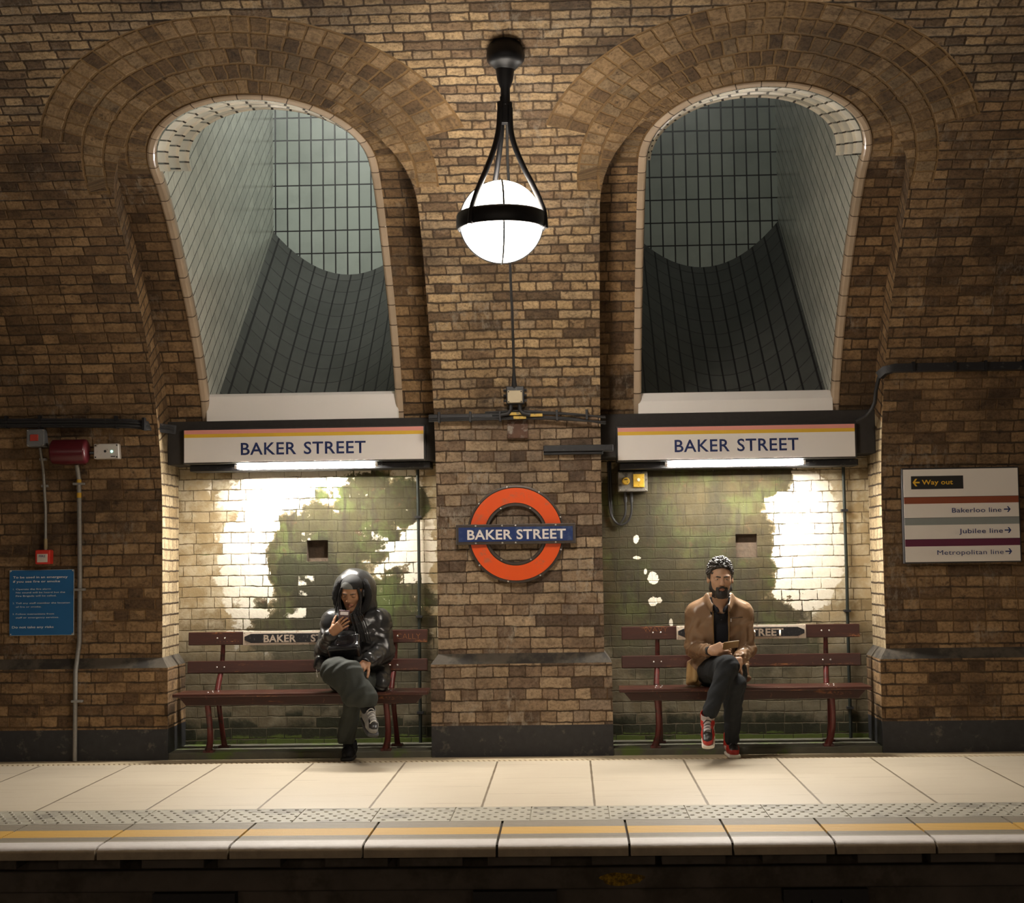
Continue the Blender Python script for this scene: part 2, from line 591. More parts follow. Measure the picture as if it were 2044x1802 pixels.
# ---- alcove back walls: limewashed brick, mossy where water runs
def alcove_mat(idx):
    t = NT('alcove brick ' + ('left', 'right')[idx])
    s = t._sep(t.uv())
    u, v = s[0], s[1]
    mask, mh, mv, rnd, vec = bricks(t, u, v, .0765, .205, .125, (.0010, .0060), .016, .9)
    n1 = t.noise(vec, 36, 5, .65)
    base = t.ramp(rnd, [(0, (.20, .145, .075)), (.35, (.30, .225, .12)), (.7, (.42, .32, .18)), (1, (.36, .29, .18))])
    base = t.mix(t.ss(t.noise(vec, 6, 5, .7), .4, .65), base, (.5, .43, .3))
    base = t.mix(t.math('SUBTRACT', 1.0, mask), base, (.16, .12, .07))
    ng = t.noise(vec, 7, 5, .65)
    nb = t.noise(vec, 3.3, 4, .6)
    moss = t.mix(ng, (.011, .010, .006), (.062, .058, .022) if idx == 0 else (.064, .049, .017))
    moss = t.mix(t.ss(nb, .48, .64), moss, (.066, .09, .024) if idx == 0 else (.050, .058, .016))
    moss = t.mix(t.ss(t.noise(vec, 9, 4, .7), .58, .7), moss, (.065, .036, .016))
    stn = t.noise(t.comb(t.math('MULTIPLY', u, 5.0), t.math('MULTIPLY', v, .7)), 3.0, 5, .65)
    moss = t.mix(t.math('MULTIPLY', t.ss(stn, .5, .66), .8), moss, (.016, .013, .009))
    drk = t.mix(n1, (.010, .009, .006), (.042, .037, .020))
    white = t.mix(n1, (.62, .56, .44), (.86, .82, .72))

    def union(bl):
        r = None
        for b in bl:
            q = t.blob(u, v, *b)
            r = q if r is None else t.math('MAXIMUM', r, q)
        return r
    edge = t.math('MULTIPLY', t.math('SUBTRACT', t.noise(vec, 4.5, 6, .62), .5), 1.5)
    edge = t.math('ADD', edge, t.math('MULTIPLY', t.math('SUBTRACT', t.noise(vec, 17, 4, .6), .5), .8))
    edge = t.math('MULTIPLY', edge, .8)
    edge = t.math('MULTIPLY_ADD', t.math('SUBTRACT', rnd, .5), .6 if idx == 0 else .3, edge)
    edge = t.math('SUBTRACT', edge, t.math('MULTIPLY', t.math('SUBTRACT', 1.0, mask), .55))
    medge = t.math('ADD', t.math('MULTIPLY', edge, -.55), t.math('MULTIPLY', t.math('SUBTRACT', t.noise(vec, 5.5, 6, .65), .5), 1.1))
    if idx == 0:
        mo = union([(-1.78, 1.30, .34, .46, .45), (-1.45, 1.62, .25, .34, .6), (-1.75, .75, .5, .45, .6), (-1.28, .8, .35, .4, .7), (-1.16, 1.72, .16, .18, .5)])
        wh = union([(-1.98, 1.80, .50, .22, .4), (-2.24, 1.33, .23, .5, .55), (-1.2, 1.4, .22, .6, .6), (-1.62, 1.92, .36, .08, .5), (-1.92, .98, .12, .4, .6)])
        kd = union([(-1.80, 1.05, .20, .52, .5), (-1.98, 1.24, .10, .16, .5)])
    else:
        mo = union([(.75, 1.3, .68, .9, .25), (1.28, 1.86, .3, .16, .5), (1.1, .75, .6, .35, .6)])
        wh = union([(1.62, 1.42, .30, .50, .3), (1.49, 1.83, .14, .16, .4), (.62, 1.22, .045, .05, .4), (.60, 1.06, .05, .04, .4), (.72, 1.02, .02, .05, .4), (.56, 1.44, .035, .05, .4)])
        kd = union([(1.05, 1.05, .3, .5, .6), (.55, 1.35, .3, .5, .6), (1.05, 1.62, .1, .3, .6)])
    c = base
    mo_k = t.ss(t.math('ADD', mo, medge), .35, .62)
    c = t.mix(t.math('MULTIPLY', mo_k, .95), c, moss)
    c = t.mix(t.math('MULTIPLY', t.ss(t.math('ADD', kd, medge), .5, .85), .85 if idx == 0 else .5), c, drk)
    wk = t.math('MULTIPLY', wh, t.math('SUBTRACT', 1.0, t.math('MULTIPLY', t.ss(t.math('ADD', mo, medge), .42, .55), .9 if idx == 0 else .98)))
    c = t.mix(t.ss(t.math('ADD', wk, edge), .38, .5), c, white)
    if idx == 1:   # small lime spots
        sp = union([(.47, 1.44, .022, .028, .5), (.478, 1.31, .03, .012, .5), (.588, 1.164, .046, .042, .4), (.58, 1.005, .035, .035, .4), (.627, 1.01, .02, .022, .5), (.53, 1.21, .012, .02, .5), (.70, .85, .014, .03, .5)])
        c = t.mix(t.ss(t.math('ADD', sp, t.math('MULTIPLY', t.math('SUBTRACT', t.noise(vec, 20, 5, .65), .5), 2.6)), .55, .66), c, white)
    # grime and damp towards the floor
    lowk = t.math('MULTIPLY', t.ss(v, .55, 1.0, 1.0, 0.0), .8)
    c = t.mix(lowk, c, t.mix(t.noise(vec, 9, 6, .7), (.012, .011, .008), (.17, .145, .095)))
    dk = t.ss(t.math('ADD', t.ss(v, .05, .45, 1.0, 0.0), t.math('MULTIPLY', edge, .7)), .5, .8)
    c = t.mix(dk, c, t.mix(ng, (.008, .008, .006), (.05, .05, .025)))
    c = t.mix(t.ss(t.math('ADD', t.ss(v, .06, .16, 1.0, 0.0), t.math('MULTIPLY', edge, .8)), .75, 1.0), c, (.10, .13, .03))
    h = t.math('ADD', t.math('MULTIPLY', mask, .8), t.math('ADD', t.math('MULTIPLY', n1, .7), t.math('MULTIPLY', t.noise(vec, 12, 5, .6), .9)))
    t.bump(h, .45, .007)
    return t.fin(c, .8, 0, .3)


M_NICHE = mat('niche soot', (.085, .06, .04), .9, bump=.6, bdist=.006, var=.5)
NICHE = ((-1.86, -1.71, 1.317, 1.467), (1.166, 1.316, 1.302, 1.465))
for i, c in enumerate(AL):
    mb = MB()
    nx0, nx1, nz0, nz1 = NICHE[i]
    xs, zs = [c - HW - .02, nx0, nx1, c + HW + .02], [0, nz0, nz1, 2.25]
    for a in range(3):
        for b in range(3):
            if a == 1 and b == 1: continue
            q = [(xs[a], zs[b]), (xs[a + 1], zs[b]), (xs[a + 1], zs[b + 1]), (xs[a], zs[b + 1])]
            mb.add([(x, .45, z) for x, z in q], [(0, 1, 2, 3)], 0, [q])
    d = .53 if i == 0 else .49
    q = [(nx0, nz0), (nx1, nz0), (nx1, nz1), (nx0, nz1)]
    for (a, b) in zip(q, q[1:] + q[:1]):
        mb.add([(a[0], .45, a[1]), (b[0], .45, b[1]), (b[0], d, b[1]), (a[0], d, a[1])], [(3, 2, 1, 0)], 1, [((0, 0),) * 4])
    mb.add([(x, d, z) for x, z in q], [(0, 1, 2, 3)], 1, [q])
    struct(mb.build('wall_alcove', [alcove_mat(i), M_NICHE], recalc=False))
    # dark slab added over the alcove for the shade behind the sign
    struct(MB().bx(c - HW, c + HW, .14, .46, 2.0, 2.3).build('trim_1', mat('shade slab', (.03, .026, .024), .8, var=.3), bevel=.006))

# ---- tiled rim and light shaft
def tile_mat(name, col, tw, th, jw, jcol, rough=.18, vj=None, dirt=0., dirtcol=(.03, .03, .03), stag=0., vline=None):
    t = NT(name)
    s = t._sep(t.uv())
    u, v = s[0], s[1]
    vec = t.comb(u, v)
    nz = t._sep(t.noise(vec, 5, 2, .5, 1))
    u = t.math('MULTIPLY_ADD', t.math('SUBTRACT', nz[0], .5), .003, u)
    v = t.math('MULTIPLY_ADD', t.math('SUBTRACT', nz[1], .5), .003, v)
    vr = t.math('DIVIDE', v, th)
    row = t.math('FLOOR', vr)
    ur = t.math('MULTIPLY_ADD', t.math('FLOORED_MODULO', row, 2.0), stag, t.math('DIVIDE', u, tw))
    fu, fv = t.math('FRACT', ur), t.math('FRACT', vr)
    du = t.math('MULTIPLY', t.math('MINIMUM', fu, t.math('SUBTRACT', 1.0, fu)), tw)
    dv = t.math('MULTIPLY', t.math('MINIMUM', fv, t.math('SUBTRACT', 1.0, fv)), th)
    mu = t.ss(du, jw * .35, jw * .65)
    mv = t.ss(dv, jw * .35, jw * .65)
    wn = t.n('ShaderNodeTexWhiteNoise', noise_dimensions='2D')
    t.set(wn.inputs['Vector'], t.comb(t.math('ADD', t.math('FLOOR', ur), .5), t.math('ADD', row, .5)))
    k = t.math('MULTIPLY_ADD', wn.outputs[0], .22, .86)
    c = t.mix(1.0, col, t.comb(k, k, k), 'MULTIPLY')
    n = t.noise(vec, 3, 5, .6)
    c = t.mix(t.math('MULTIPLY', t.ss(n, .42, .7), .35), c, tuple(x * .55 for x in col))
    if dirt:
        n2 = t.noise(vec, 7, 5, .7)
        c = t.mix(t.math('MULTIPLY_ADD', t.math('SUBTRACT', n2, .5), .3, dirt, True), c, dirtcol)
    c = t.mix(t.math('SUBTRACT', 1.0, mv), c, vj or jcol)
    c = t.mix(t.math('SUBTRACT', 1.0, mu), c, jcol)
    t.bump(t.math('MULTIPLY', mu, mv), .5, .004)
    return t.fin(c, rough, 0, .5)


JD = (.018, .016, .018)
M_RIM = tile_mat('cream rim tile', (.47, .36, .26), .148, 5, .007, (.10, .07, .05), .16)
M_SOFF = tile_mat('white glazed soffit brick', (.84, .80, .70), .115, 5, .016, (.045, .04, .035), .15)
M_BACK = tile_mat('pale green shaft tile', (.44, .49, .44), .103, .197, .011, JD, .3)
M_SIDEW = tile_mat('glazed shaft side tile', (.84, .85, .77), .21, .098, .009, (.50, .49, .43), .16, vj=(.05, .05, .045), stag=.5)
M_TROUGH = tile_mat('dusty shaft floor tile', (.15, .155, .145), .103, .21, .012, JD, .45, vj=(.035, .035, .033), dirt=.36, dirtcol=(.028, .028, .027))
EY, EZD = .97, .24
SHB = 2.6


def trough(c, x, y):
    return 2.46 + (y - .4) * .76 - .38 * (1 - ((x - c) / .65) ** 2)


for i, c in enumerate(AL):
    # rim
    mb = MB()
    path = rim_outline(c, 1.0, 2.05)
    base = rim_outline(c, R_RIM, 2.05)
    prof = [(0.0, .012), (.002, -.006), (.012, -.010), (.038, -.010), (.047, -.006), (.053, .004), (.056, .016), (.056, .05)]
    pts, L = [], 0
    for k, (x, s) in enumerate(base):
        if s <= SC_ARCH: nx, nsv = (1 if x < c else -1), 0
        else: nx, nsv = -(x - c) / R_RIM, -(s - SC_ARCH) / R_RIM
        if k: L += math.dist(base[k], base[k - 1])
        row = []
        for (a, dep) in prof:
            row.append(((x + nx * a, *QV(s + nsv * a, dep)), L))
        pts.append(row)
    for a, b in zip(pts[:-1], pts[1:]):
        for k in range(len(prof) - 1):
            q = [a[k], a[k + 1], b[k + 1], b[k]]
            mb.add([p[0] for p in q], [(0, 1, 2, 3)], 0, [[(p[1], 2.5 + .01 * k) for p in q]])
    struct(mb.build('trim_2', M_RIM, smooth=60))
    # stepped soffit
    mb = MB()
    for k in range(3):
        r = .649 - .018 * k
        for seg in ((r, .02 + .2 * k, r, .02 + .2 * (k + 1)), (r, .02 + .2 * (k + 1), r - .018, .02 + .2 * (k + 1))):
            ra, ta, rb, tb = seg
            pa, pb, L = rim_outline(c, ra, 4.06, 40), rim_outline(c, rb, 4.06, 40), 0
            for m in range(len(pa) - 1):
                def E_(p, tt):
                    y, z = QV(p[1])
                    return (p[0], y + EY * tt, z + EZD * tt)
                dl = math.dist(pa[m], pa[m + 1])
                lo = .04 + k * .05
                mb.add([E_(pa[m], ta), E_(pa[m + 1], ta), E_(pb[m + 1], tb), E_(pb[m], tb)], [(0, 1, 2, 3)], 0,
                       [((L + lo, 2.5), (L + dl + lo, 2.5), (L + dl + lo, 2.6), (L + lo, 2.6))])
                L += dl
    struct(mb.build('trim_3', M_SOFF, smooth=30))
    # shaft: sides, back, sloping trough floor, closed top
    mb = MB()
    cb, sb = math.cos(math.radians(37)), math.sin(math.radians(37))
    for sg in (-1, 1):
        X = c + sg * .652
        svals = list(np.arange(1.95, SC_ARCH + .32, .12))
        rows = [(QV(s, .02)[0], QV(s, .02)[1]) for s in svals]
        yl = rows[-1][0]
        rows += [(yl, z) for z in np.arange(rows[-1][1] + .2, 6.6, .4)]
        for (ya, za), (yb, zb) in zip(rows[:-1], rows[1:]):
            q = [(ya, za), (SHB, za), (SHB, zb), (yb, zb)]
            mb.add([(X, y, z) for y, z in q], [(0, 1, 2, 3)], 0, [[(y * cb + z * sb + 9, -y * sb + z * cb + 9) for y, z in q]])
    mb.add([(c - .66, SHB, 2.5), (c + .66, SHB, 2.5), (c + .66, SHB, 6.6), (c - .66, SHB, 6.6)], [(0, 1, 2, 3)], 1,
           [((9.45, 2.5), (10.77, 2.5), (10.77, 6.6), (9.45, 6.6))])
    nxs, nys = 20, 24
    for a in range(nxs):
        for b in range(nys):
            xs = [c - .655 + 1.31 * (a + da) / nxs for da in (0, 1)]
            ys = [.38 + 2.24 * (b + db) / nys for db in (0, 1)]
            q = [(xs[0], ys[0]), (xs[1], ys[0]), (xs[1], ys[1]), (xs[0], ys[1])]
            mb.add([(x, y, trough(c, x, y)) for x, y in q], [(0, 1, 2, 3)], 2, [[(x - c + 9.05, y * 1.256) for x, y in q]])
    mb.add([(c - .7, -1.3, 6.6), (c + .7, -1.3, 6.6), (c + .7, SHB, 6.6), (c - .7, SHB, 6.6)], [(0, 1, 2, 3)], 1, [((0, 0), (1, 0), (1, 3), (0, 3))])
    mb.add([(c - .7, -1.3, 4.2), (c + .7, -1.3, 4.2), (c + .7, -1.3, 6.6), (c - .7, -1.3, 6.6)], [(0, 1, 2, 3)], 1, [((0, 0), (1, 0), (1, 3), (0, 3))])
    mb.add([(c - .7, .38, 2.08), (c + .7, .38, 2.08), (c + .7, .38, 2.12), (c - .7, .38, 2.12)], [(0, 1, 2, 3)], 2, [((0, 0), (1, 0), (1, 3), (0, 3))])
    o = mb.build('window_%d' % (i + 1), [M_SIDEW, M_BACK, M_TROUGH], recalc=False)
    for p in o.data.polygons: p.use_smooth = (p.material_index == 2)
    bm = bmesh.new()
    bm.from_mesh(o.data)
    bmesh.ops.remove_doubles(bm, verts=bm.verts, dist=1e-4)
    bm.to_mesh(o.data)
    bm.free()
    struct(o)
    # unseen light added up in the shaft to brighten its back wall
    l = bpy.data.lights.new('shaft_fill', 'AREA')
    l.energy = SHAFT_POWER[i]
    l.size, l.shape, l.size_y = 1.0, 'RECTANGLE', .3
    l.color = (1, 1, .92)
    lo = bpy.data.objects.new('shaft_fill', l)
    lo.location = (c, -.75, 6.3)
    lo.rotation_euler = (math.radians(57), 0, 0)
    l.spread = math.radians(80)
    COL.objects.link(lo)

# ---- pier plinths with weathered (sloped) tops and black painted foot
M_WEATHER = mat('weathered stone', (.085, .07, .052), .8, var=.3, scale=14, bump=.4, bdist=.004, dirt=((.03, .025, .02), .5, 5))
M_BLACKP = mat('black bitumen paint', (.022, .022, .025), .55, var=.5, scale=20, bump=.5, bdist=.005, dirt=((.09, .08, .065), .12, 12))
for k, (x0, x1, bm_) in enumerate(((-3.94, AL[0] - HW, M_SIDE), (AL[0] + HW, AL[1] - HW, M_PIER), (AL[1] + HW, 4.4, M_SIDE))):
    q = .048
    xa, xb = (x0 - q, x1 + q) if k < 2 else (x0 - q, x1)
    for nm, z0, z1, mm in (('baseboard_' + ('left', 'centre', 'right')[k], -.02, .205, M_BLACKP), ('trim_4', .205, .615, bm_)):
        mb = MB()
        for (pa, pb) in (((xa, .45), (xa, -q)), ((xa, -q), (xb, -q)), ((xb, -q), (xb, .45))):
            l = math.dist(pa, pb)
            u0 = pa[0] + pa[1]
            mb.add([(*pa, z0), (*pb, z0), (*pb, z1), (*pa, z1)], [(0, 1, 2, 3)], 0, [((u0, z0), (u0 + l, z0), (u0 + l, z1), (u0, z1))])
        struct(mb.build(nm, mm, recalc=False))
    mb = MB()
    lo = [(xa, .45, .615), (xa, -q, .615), (xb, -q, .615), (xb, .45, .615)]
    hi = [(x0, .45, .682), (x0, 0, .682), (x1, 0, .682), (x1, .45, .682)]
    mb.add(lo + hi, [(0, 1, 5, 4), (1, 2, 6, 5), (2, 3, 7, 6)])
    struct(mb.build('trim_5', M_WEATHER, recalc=False))

# low kerb in each alcove
M_KERB = mat('damp kerb', (.10, .095, .07), .7, var=.4, scale=12, bump=.5, bdist=.004, dirt=((.10, .14, .03), .3, 4))
for c in AL:
    struct(MB().bx(c - HW + .045, c + HW - .045, -.035, .46, -.02, .042).build('trim_6', M_KERB, bevel=.008))

# ---- platform
t = NT('platform slabs')
g = t._sep(t.geo())
vec = t.geo()
n = t.noise(vec, 1.2, 5, .6)
c = t.mix(n, (.47, .405, .31), (.60, .525, .41))
c = t.mix(t.math('MULTIPLY', t.ss(t.noise(t.comb(t.math('MULTIPLY', g[0], .5), t.math('MULTIPLY', g[1], 6.0)), 2.0, 5, .7), .5, .72), .35), c, (.40, .31, .21))
c = t.mix(t.math('MULTIPLY', t.noise(vec, 90, 3, .7), .25), c, (.42, .35, .25))
ur = t.math('DIVIDE', t.math('ADD', g[0], .493 + .604 * 20), .604)
fu = t.math('FRACT', ur)
du = t.math('MULTIPLY', t.math('MINIMUM', fu, t.math('SUBTRACT', 1.0, fu)), .604)
jn = t.ss(t.math('ADD', du, t.math('MULTIPLY', t.math('SUBTRACT', t.noise(vec, 6, 3), .5), .006)), .003, .009, 1.0, 0.0)
row = t.math('MULTIPLY', t.n('ShaderNodeTexWhiteNoise', noise_dimensions='1D').outputs[0], 1.0)
wn = row.node.inputs[0].links[0].from_node
t.set(wn.inputs['W'], t.math('FLOOR', ur))
fy = t.math('FRACT', t.math('DIVIDE', t.math('ADD', g[1], t.math('MULTIPLY_ADD', wn.outputs[0], .4, 20.3)), .62))
jy = t.math('MULTIPLY', t.ss(t.math('MULTIPLY', t.math('MINIMUM', fy, t.math('SUBTRACT', 1.0, fy)), .62), .002, .008, 1.0, 0.0), t.ss(t.noise(vec, 3.1, 3), .45, .6))
c = t.mix(jn, c, (.16, .12, .075))
c = t.mix(t.math('MULTIPLY', jy, .6), c, (.22, .16, .10))
t.bump(t.math('ADD', t.math('SUBTRACT', 1.0, jn), t.math('MULTIPLY', t.noise(vec, 70, 3), .3)), .35, .004)
M_SLAB = t.fin(c, .5, 0, .4)
struct(MB().bx(-9, 9, -2.16, -.30, -.3, 0).build('floor', M_SLAB, recalc=True))
# margin strip and slotted drain along the wall
struct(MB().bx(-9, 9, -.215, .5, -.3, -.003).build('trim_7', mat('margin concrete', (.47, .38, .25), .7, var=.25, scale=9, bump=.4)))
t = NT('drain channel')
g = t._sep(t.geo())
f = t.math('FRACT', t.math('DIVIDE', t.math('ADD', g[0], t.math('MULTIPLY', g[1], .3)), .034))
k = t.ss(t.math('ABSOLUTE', t.math('SUBTRACT', f, .5)), .14, .24)
k2 = t.ss(t.math('ABSOLUTE', t.math('ADD', g[1], .257)), .022, .028, 1.0, 0.0)
k = t.math('SUBTRACT', 1.0, t.math('MULTIPLY', t.math('SUBTRACT', 1.0, k), k2))
t.bump(k, .8, .01)
M_DRAIN = t.fin(t.mix(k, (.24, .17, .10), (.56, .46, .31)), .7, 0, .3)
struct(MB().bx(-9, 9, -.30, -.215, -.3, -.001).build('trim_8', M_DRAIN))

# tactile strip: grey blister slabs
M_TACT = mat('grey blister concrete', (.35, .32, .25), .6, var=.12, scale=40, bump=.3, dirt=((.2, .18, .14), .3, 3))
mb = MB()
tj = [-9.0] + [-.63 - .405 * k for k in range(18, 0, -1)] + [-.63 + .405 * k for k in range(19)] + [9]
for a, b in zip(tj[:-1], tj[1:]): mb.bx(a + .003, b - .003, -2.60, -2.163, -.2, .0)
mb.bx(-9, 9, -2.60, -2.163, -.2, -.006)
dome = [(0.0125, 0.0), (.0105, .003), (.0065, .0048)]
for ix in range(-60, 61):
    for iy in range(6):
        x, y = ix * .0672 + .0336 * (iy % 2), -2.215 - iy * .0672
        n0 = len(mb.v)
        ring = [(x + r * math.cos(PI / 3 * k), y + r * math.sin(PI / 3 * k), h) for r, h in dome for k in range(6)]
        fs = [(j * 6 + k, j * 6 + (k + 1) % 6, j * 6 + 6 + (k + 1) % 6, j * 6 + 6 + k) for j in range(2) for k in range(6)] + [tuple(range(12, 18))]
        mb.add(ring, fs)
struct(mb.build('trim_9', M_TACT, smooth=40))

# grooved coping stones with yellow line and white nosing
t = NT('grooved coping')
g = t._sep(t.geo())
vec = t.geo()
fy = t.math('FRACT', t.math('DIVIDE', t.math('ADD', g[1], 20.0), .024))
gr = t.ss(t.math('ABSOLUTE', t.math('SUBTRACT', fy, .5)), .12, .28)
gr = t.math('MAXIMUM', gr, t.ss(g[1], -3.09, -3.07, 1.0, 0.0))
c = t.mix(t.noise(vec, 30, 4), (.26, .22, .16), (.38, .33, .25))
c = t.mix(t.math('SUBTRACT', 1.0, gr), c, (.12, .10, .075))
ye = t.math('MULTIPLY', t.ss(g[1], -2.79, -2.78, 1.0, 0.0), t.ss(g[1], -2.985, -2.975))
yc = t.mix(t.math('SUBTRACT', 1.0, gr), (.72, .42, .075), (.48, .27, .05))
c = t.mix(t.math('MULTIPLY', ye, .93), c, yc)
wv = t.math('ADD', t.math('MULTIPLY', t.math('SUBTRACT', t.noise(vec, 12, 4), .5), .012), g[1])
whk = t.math('MULTIPLY', t.ss(wv, -3.115, -3.105, 1.0, 0.0), t.ss(t.math('ADD', g[2], t.math('MULTIPLY', t.math('SUBTRACT', t.noise(vec, 9, 5, .7), .5), .010)), -.015, -.009))
c = t.mix(whk, c, t.mix(t.noise(vec, 14, 5, .7), (.60, .54, .50), (.82, .78, .76)))
fk = t.ss(g[2], -.016, -.010, 1.0, 0.0)
fc = t.mix(t.noise(vec, 8, 6, .7), (.13, .095, .06), (.52, .41, .27))
c = t.mix(t.math('MULTIPLY', fk, t.math('SUBTRACT', 1.0, whk)), c, fc)
t.bump(t.math('MULTIPLY_ADD', t.noise(vec, 40, 4), .4, gr), .5, .006)
M_COPING = t.fin(c, .6, 0, .35)
cj = [-9, -2.8, -2.247, -1.62, -.99, -.362, .255, .733, 1.205, 1.667, 2.14, 2.61, 9]
mb = MB()
for a, b in zip(cj[:-1], cj[1:]):
    a, b = a + .006, b - .006
    poly = [(-2.603, 0), (-3.20, 0), (-3.235, -.004), (-3.256, -.012), (-3.265, -.024), (-3.265, -.056), (-3.22, -.060), (-2.603, -.060)]
    mb.prismx(poly, a, b)
struct(mb.build('trim_10', M_COPING, smooth=50))
struct(MB().bx(-9, 9, -3.2, -2.605, -.058, -.012).build('trim_11', mat('coping bed', (.05, .04, .03), .9)))

# ---- under the platform edge
M_UNDER = mat('shaded concrete', (.105, .082, .062), .9, var=.6, scale=5, bump=.5, bdist=.01, dirt=((.06, .045, .03), .4, 3))  # base colour darkened for the shade under the platform edge
M_TRACK = mat('unlit track bed', (.013, .012, .012), .95, var=.4, scale=10, bump=.4, bdist=.01)  # near-black colour stands in for the lack of light in the track pit
struct(MB().bx(-9, 9, -2.95, -2.7, -1.2, -.06).build('wall_platform', M_UNDER))
struct(MB().bx(-9, 9, -3.0, -2.9, -.262, -.160).build('trim_12', M_UNDER, bevel=.01))
struct(MB().bx(-9, 9, -10.3, -2.8, -1.3, -1.12).build('floor_track', M_TRACK))
struct(MB().bx(-9, 9, -14, -10.3, -1.3, 0).build('floor_opposite', M_SLAB))

# ---- the rest of the vault, over and behind the viewer, and the wall beyond the frame
mb = MB()
for (xa, xb, s0, s1) in ((-9, 9, 6.4, S_END + EZ), (-9, -4.6, 0, 6.4), (4.4, 9, 0, 6.4)):
    ss = np.linspace(s0, s1, max(6, int((s1 - s0) / .25)))
    xs = np.linspace(xa, xb, 4)
    for sa, sb_ in zip(ss[:-1], ss[1:]):
        for a, b in zip(xs[:-1], xs[1:]):
            def p3(x, s):
                return (x, *PV(s)) if s <= S_END else (x, -2 * EA, EZ - (s - S_END))
            mb.add([p3(a, sa), p3(b, sa), p3(b, sb_), p3(a, sb_)], [(0, 1, 2, 3)], 0, [((a + 20, sa + 20), (b + 20, sa + 20), (b + 20, sb_ + 20), (a + 20, sb_ + 20))])
o = mb.build('ceiling', M_FAR, recalc=False)
o.data.shade_smooth()
struct(o)
# ================================================================ lettering
def text(name, s, x0, x1, zb, zt, y, material, parent, spacing=1.0, bold=0.0, depth=.002, lower=False, font_shear=0):
    """lettering standing on the plane y, facing the viewer: spans x0..x1, baseline zb, cap height to zt"""
    cu = bpy.data.curves.new(name, 'FONT')
    cu.body = s
    cu.size = 1
    cu.space_character = spacing
    cu.offset = bold
    cu.resolution_u = 3
    o = bpy.data.objects.new(name, cu)
    COL.objects.link(o)
    dg = bpy.context.evaluated_depsgraph_get()
    me = bpy.data.meshes.new_from_object(o.evaluated_get(dg))
    COL.objects.unlink(o)
    bpy.data.objects.remove(o)
    n = len(me.vertices)
    co = np.empty(n * 3)
    me.vertices.foreach_get('co', co)
    co = co.reshape(-1, 3)
    xa, xb = co[:, 0].min(), co[:, 0].max()
    cap = .729
    k = (zt - zb) / cap
    kx = (x1 - x0) / (xb - xa) if x1 is not None else k
    out = np.empty_like(co)
    out[:, 0] = x0 + (co[:, 0] - xa) * kx
    out[:, 1] = y - depth
    out[:, 2] = zb + co[:, 1] * k
    me.vertices.foreach_set('co', out.ravel())
    me.materials.clear()
    me.materials.append(material)
    me.name = name
    me.update()
    return link_mesh(name, me, parent)


def screws(pts, r, y, m, parent, dep=.006):
    for x, z in pts:
        MB().lathe([(.0, y - dep), (r * .85, y - dep * .8), (r, y)], (x, 0, z), 8, 'y').build('screw', m, parent, smooth=40)


def bevel(o, wd, seg=2):
    b = o.modifiers.new('bevel', 'BEVEL')
    b.width, b.segments, b.limit_method = wd, seg, 'ANGLE'
    return o


# ---------------------------------------------------------------- shared materials
M_IRON = mat('black iron', (.012, .012, .014), .45, .3, var=.3)
M_BLACK = mat('black rubber', (.016, .016, .018), .55, var=.3)
M_BLACKM = mat('black painted metal', (.02, .02, .023), .5, .2, var=.3, dirt=((.10, .09, .08), .12, 30))
M_WHITE = mat('white enamel', (.87, .83, .81), .3, var=.02, scale=5)
M_WHITE2 = mat('white cover', (.90, .865, .845), .4, var=.03, scale=4)
M_PINK = mat('pink stripe', (.80, .33, .29), .35, var=.03)
M_YEL = mat('yellow stripe', (.80, .50, .045), .35, var=.03)
M_NAVY = mat('navy lettering', (.012, .028, .13), .4, var=.05)
M_GALV = mat('galvanised steel', (.30, .29, .275), .45, .5, var=.3, scale=60)
M_STEEL = mat('bright bolt', (.75, .73, .7), .25, .8, var=.1)
M_DGREY = mat('dark grey frame', (.045, .043, .045), .4, .2, var=.2)

# ---------------------------------------------------------------- hanging globe lamp
LX, LY = -.345, -2.14


def lx(z): return -.306 - (4.15 - z) * .038


root = thing('hanging_lamp', (lx(4.15), LY, 4.15), 'big round white globe lamp hung in a black iron frame from the brick vault', 'lamp')
M_GLOBE = [emit('lit opal glass', (1.0, .90, .77), GLOBE_UP), emit('brightly lit opal glass', (1.0, .90, .77), GLOBE_DOWN)]
mb = MB()
mb.lathe([(.03, .10), (.06, .098), (.085, .075), (.101, .035), (.107, .0), (.103, -.026), (.090, -.044), (.084, -.046), (.06, -.07), (.05, -.08)], (lx(4.11), LY, 4.095), 36)
mb.build('canopy', M_IRON, root, smooth=40)
mb = MB()
mb.lathe([(.052, .0), (.044, -.06), (.030, -.10), (.026, -.105), (.026, -.20), (.020, -.205), (.020, -.23)], (lx(4.0), LY, 4.02), 24)
mb.build('stem', M_IRON, root, smooth=40)
ya = lx(3.8)
mb = MB()
mb.box((ya, LY, 3.79), (.044, .05, .15))
for a in (350, 230, 110):
    ca, sa = math.cos(math.radians(a)), math.sin(math.radians(a))
    mb.box((ya + ca * .03, LY + sa * .03, 3.775), (.03, .026, .12), Matrix.Rotation(math.radians(a), 3, 'Z'))
mb.build('yoke', M_IRON, root, bevel=.004)
gz = 3.168
gx = lx(gz)
